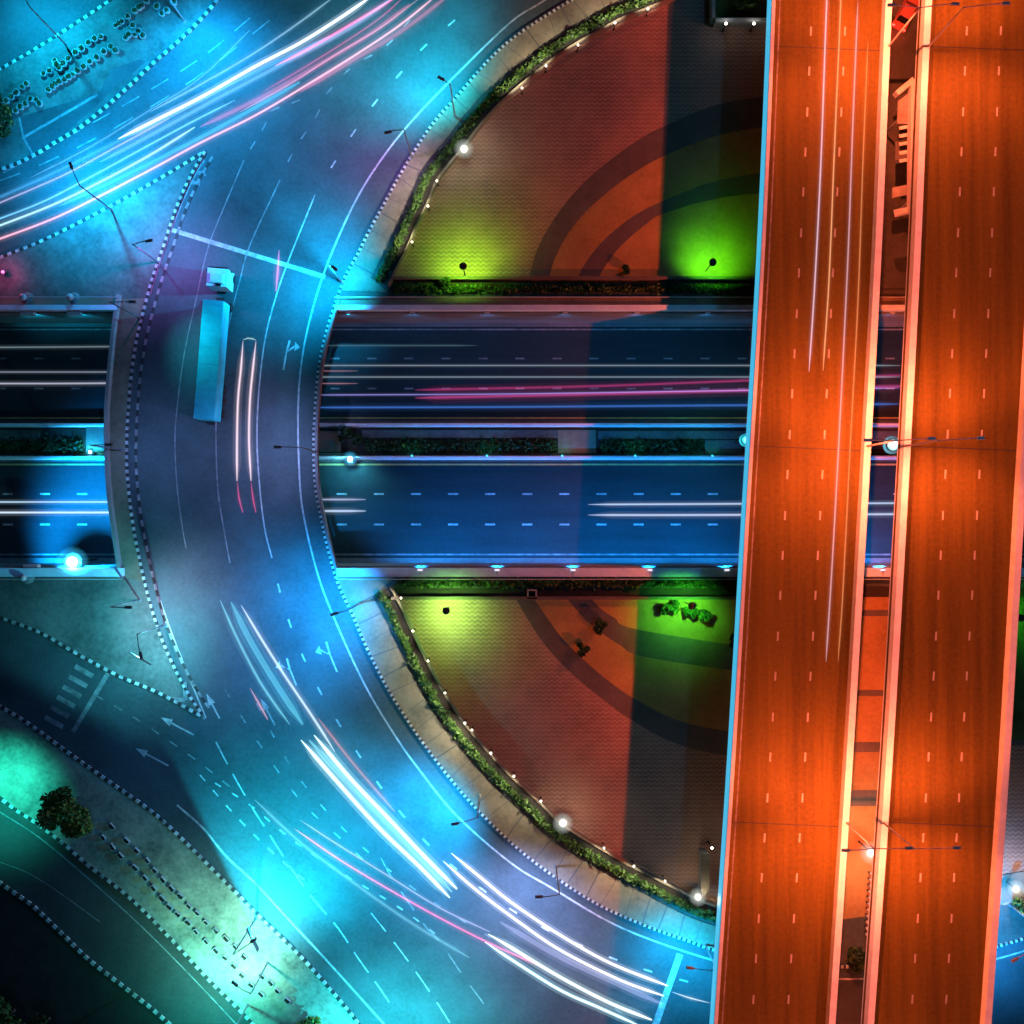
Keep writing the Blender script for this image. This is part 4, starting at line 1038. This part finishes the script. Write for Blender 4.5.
trail('thin white light trail, outer one of the long southern pair', [(443, 861), (475, 889), (512, 917), (560, 950), (620, 980), (664, 996)], 1.8, (.9, .9, 1), 2.4)
trail('thick white light trail, upper of the pair at the bottom edge', [(488, 934), (512, 948), (560, 977), (610, 1003), (652, 1020)], 2.1, (.8, 1, 1), 2.6)
trail('thick white light trail, lower of the pair at the bottom edge', [(485, 942), (512, 960), (560, 990), (600, 1008), (640, 1026)], 2.0, (.6, .95, 1), 2.2)
trail('long hot pink light trail curving across the lower ring road', [(295, 829), (340, 860), (390, 890), (440, 918), (487, 942), (540, 966)], 1.7, PK, .95)
trail('faint lilac light trail just above the long pink one', [(300, 820), (340, 846), (390, 877), (440, 908), (490, 932)], 1.4, LV, .5)
trail('short thin white light trail at the south stop line', [(672, 992), (690, 998), (710, 1003)], 1.4, WB, .9)
trail('pale light trail, right edge of the cyan streak below the trench', [(241, 605), (262, 640), (285, 676), (312, 716), (335, 752)], 2.2, (.75, .85, .95), .8)
trail('cyan light trail, left edge of the streak below the trench', [(220, 600), (238, 640), (262, 685), (290, 725)], 2.2, (.25, .75, .85), .55)
trail('cyan light trail, middle of the streak below the trench', [(231, 602), (250, 640), (275, 682), (303, 725)], 7.0, (.15, .65, .8), .5)
trail('short rose light trail beside the cyan streak', [(250, 688), (258, 702), (268, 720)], 2.0, RS, .6)
trail('white light trail, left one of the pair on the bridge', [(243, 341), (241, 368), (238, 400), (237, 440), (237, 481)], 1.9, (1, .75, .85), .9)
trail('white light trail, right one of the pair on the bridge', [(256, 341), (253, 368), (250, 400), (249, 440), (251, 481)], 1.9, (1, .75, .85), .9)
trail('crimson light trail below the left one of the pair on the bridge', [(237.5, 482), (239, 498), (243, 513)], 1.6, (1, .08, .3), .6)
trail('crimson light trail below the right one of the pair on the bridge', [(251, 482), (253, 498), (256, 513)], 1.6, (1, .08, .3), .6)
trail('pale cyan light trail joining the tops of the pair on the bridge', [(243, 340), (249, 338), (256, 340)], 2.4, (.6, .95, .9), .7)
trail('short magenta light trail crossing the northern stop line', [(279, 250), (278, 268), (276, 292)], 2.4, (.9, .25, .8), .8)
zt = TZ
trail('short teal light trail on the northern sunken road east of the bridge', [(318, 345.5), (400, 345.5), (478, 345.5)], 1.2, (.3, .6, .7), .14, zt)
trail('grey light trail, upper of the long pair on the northern sunken road', [(300, 365.5), (540, 365.5), (900, 365.5)], 1.1, (.6, .75, .9), .3, zt)
trail('grey light trail, lower of the long pair on the northern sunken road', [(300, 377), (540, 377), (900, 377)], 1.1, (.6, .75, .9), .3, zt)
trail('magenta light trail, slanted upper one on the northern sunken road', [(415, 390), (600, 386), (760, 380), (910, 375)], 2.2, (.8, .06, .3), .32, zt)
trail('magenta light trail, slanted lower one on the northern sunken road', [(415, 398), (600, 394), (760, 390), (910, 386)], 2.8, (.8, .08, .35), .4, zt)
trail('blue violet light trail inside the magenta pair', [(312, 395), (500, 394), (700, 391), (900, 388)], 1.0, (.4, .35, 1), .6, zt)
trail('blue light trail nearest the median on the northern sunken road', [(312, 407.5), (500, 407), (700, 405.5), (900, 404)], 2.0, (.06, .22, .8), .5, zt)
trail('short rose light trail, upper of two beside the bridge', [(312, 371), (358, 371)], 1.0, RS, .25, zt)
trail('short rose light trail, lower of two beside the bridge', [(312, 383.5), (358, 383.5)], 1.0, RS, .3, zt)
trail('grey light trail, top of the three west of the bridge', [(-40, 347.5), (60, 347), (125, 346.5)], 1.4, (.45, .65, .75), .28, zt)
trail('grey light trail, middle of the three west of the bridge', [(-40, 372), (60, 372), (125, 372)], 1.2, (.6, .7, .9), .32, zt)
trail('pale light trail, lowest of the three west of the bridge', [(-40, 383.5), (60, 383.5), (125, 383)], 1.5, (.75, .8, 1), .5, zt)
trail('pale light trail, upper of the pair on the southern sunken road, west', [(-40, 502), (60, 502), (125, 502)], 1.3, (.5, .75, 1), .9, zt)
trail('pale light trail, lower of the pair on the southern sunken road, west', [(-40, 512.5), (60, 512.5), (125, 512.5)], 1.7, (.65, .8, 1), 1.0, zt)
trail('short lilac light trail, upper of two just east of the bridge', [(310, 499.5), (366, 499.5)], 1.6, (.6, .65, 1), .6, zt)
trail('short lilac light trail, lower of two just east of the bridge', [(310, 511), (366, 511)], 2.0, (.6, .75, 1), .8, zt)
trail('pale light trail, upper of the eastern pair on the southern sunken road', [(588, 504.5), (700, 504), (930, 503)], 1.6, (.6, .75, 1), .75, zt)
trail('pale light trail, lower of the eastern pair on the southern sunken road', [(588, 515), (700, 515), (930, 514)], 1.8, (.65, .75, 1), .75, zt)
trail('lavender light trail, left one of the parallel pair on the left deck', [(829, -40), (826, 20), (821, 160), (815, 280), (809, 372)], 1.2, (.85, .62, .75), .75, DZ)
trail('orange light trail, right one of the parallel pair on the left deck', [(842, -40), (840, 20), (834, 160), (829, 280), (823, 371)], 1.1, (1, .45, .2), .75, DZ)
trail('long lavender light trail, nearest the middle of the left deck', [(858, 0), (853, 120), (848, 256), (840, 420), (833, 550), (826, 662)], 1.2, (.8, .5, .55), .6, DZ)
trail('thin orange light trail, nearest the right parapet of the left deck', [(868, 40), (863, 160), (858, 300), (850, 450), (843, 590), (838, 662)], 1.0, (1, .4, .15), .45, DZ)
trail('wide pale blue light trail just below the brightest white one', [(100, 162), (160, 130), (220, 97), (290, 60), (350, 28), (395, -4)], 3.6, (.25, .6, 1), .45)
trail('wide blue light trail above the violet one at the upper left', [(-20, 206), (60, 170), (130, 135), (200, 100), (260, 70), (330, 36)], 3.0, (.1, .5, 1), .4)
trail('wide cyan light trail between the pale cyan and long rosy ones', [(60, 206), (120, 178), (180, 148), (240, 116), (300, 82)], 4.0, (.1, .65, 1), .5)
trail('wide rose light trail right of the long rosy one at the top', [(300, 92), (350, 62), (400, 32), (448, -4)], 4.0, (1, .2, .4), .32)
trail('wide rose light trail under the short hot pink one', [(200, 127), (260, 98), (320, 64), (370, 34), (410, 4)], 4.0, (1, .2, .45), .35)
trail('wide teal light trail between the thick white pair south of the island', [(309, 740), (350, 785), (390, 827), (425, 863), (452, 892)], 6.5, (.3, .8, .85), .5)
trail('orange red light trail on the inner side of the thick white pair', [(318, 718), (352, 762), (395, 812)], 2.2, (1, .25, .15), .4)
trail('wide lilac light trail between the two southern white pairs', [(500, 922), (560, 957), (620, 985), (662, 1004)], 6.0, (.6, .6, 1), .32)
trail('faint white light trail along the outer lane left of the pink one', [(255, 800), (300, 842), (350, 880), (410, 922), (470, 958)], 3.0, (.3, .75, .9), .3)
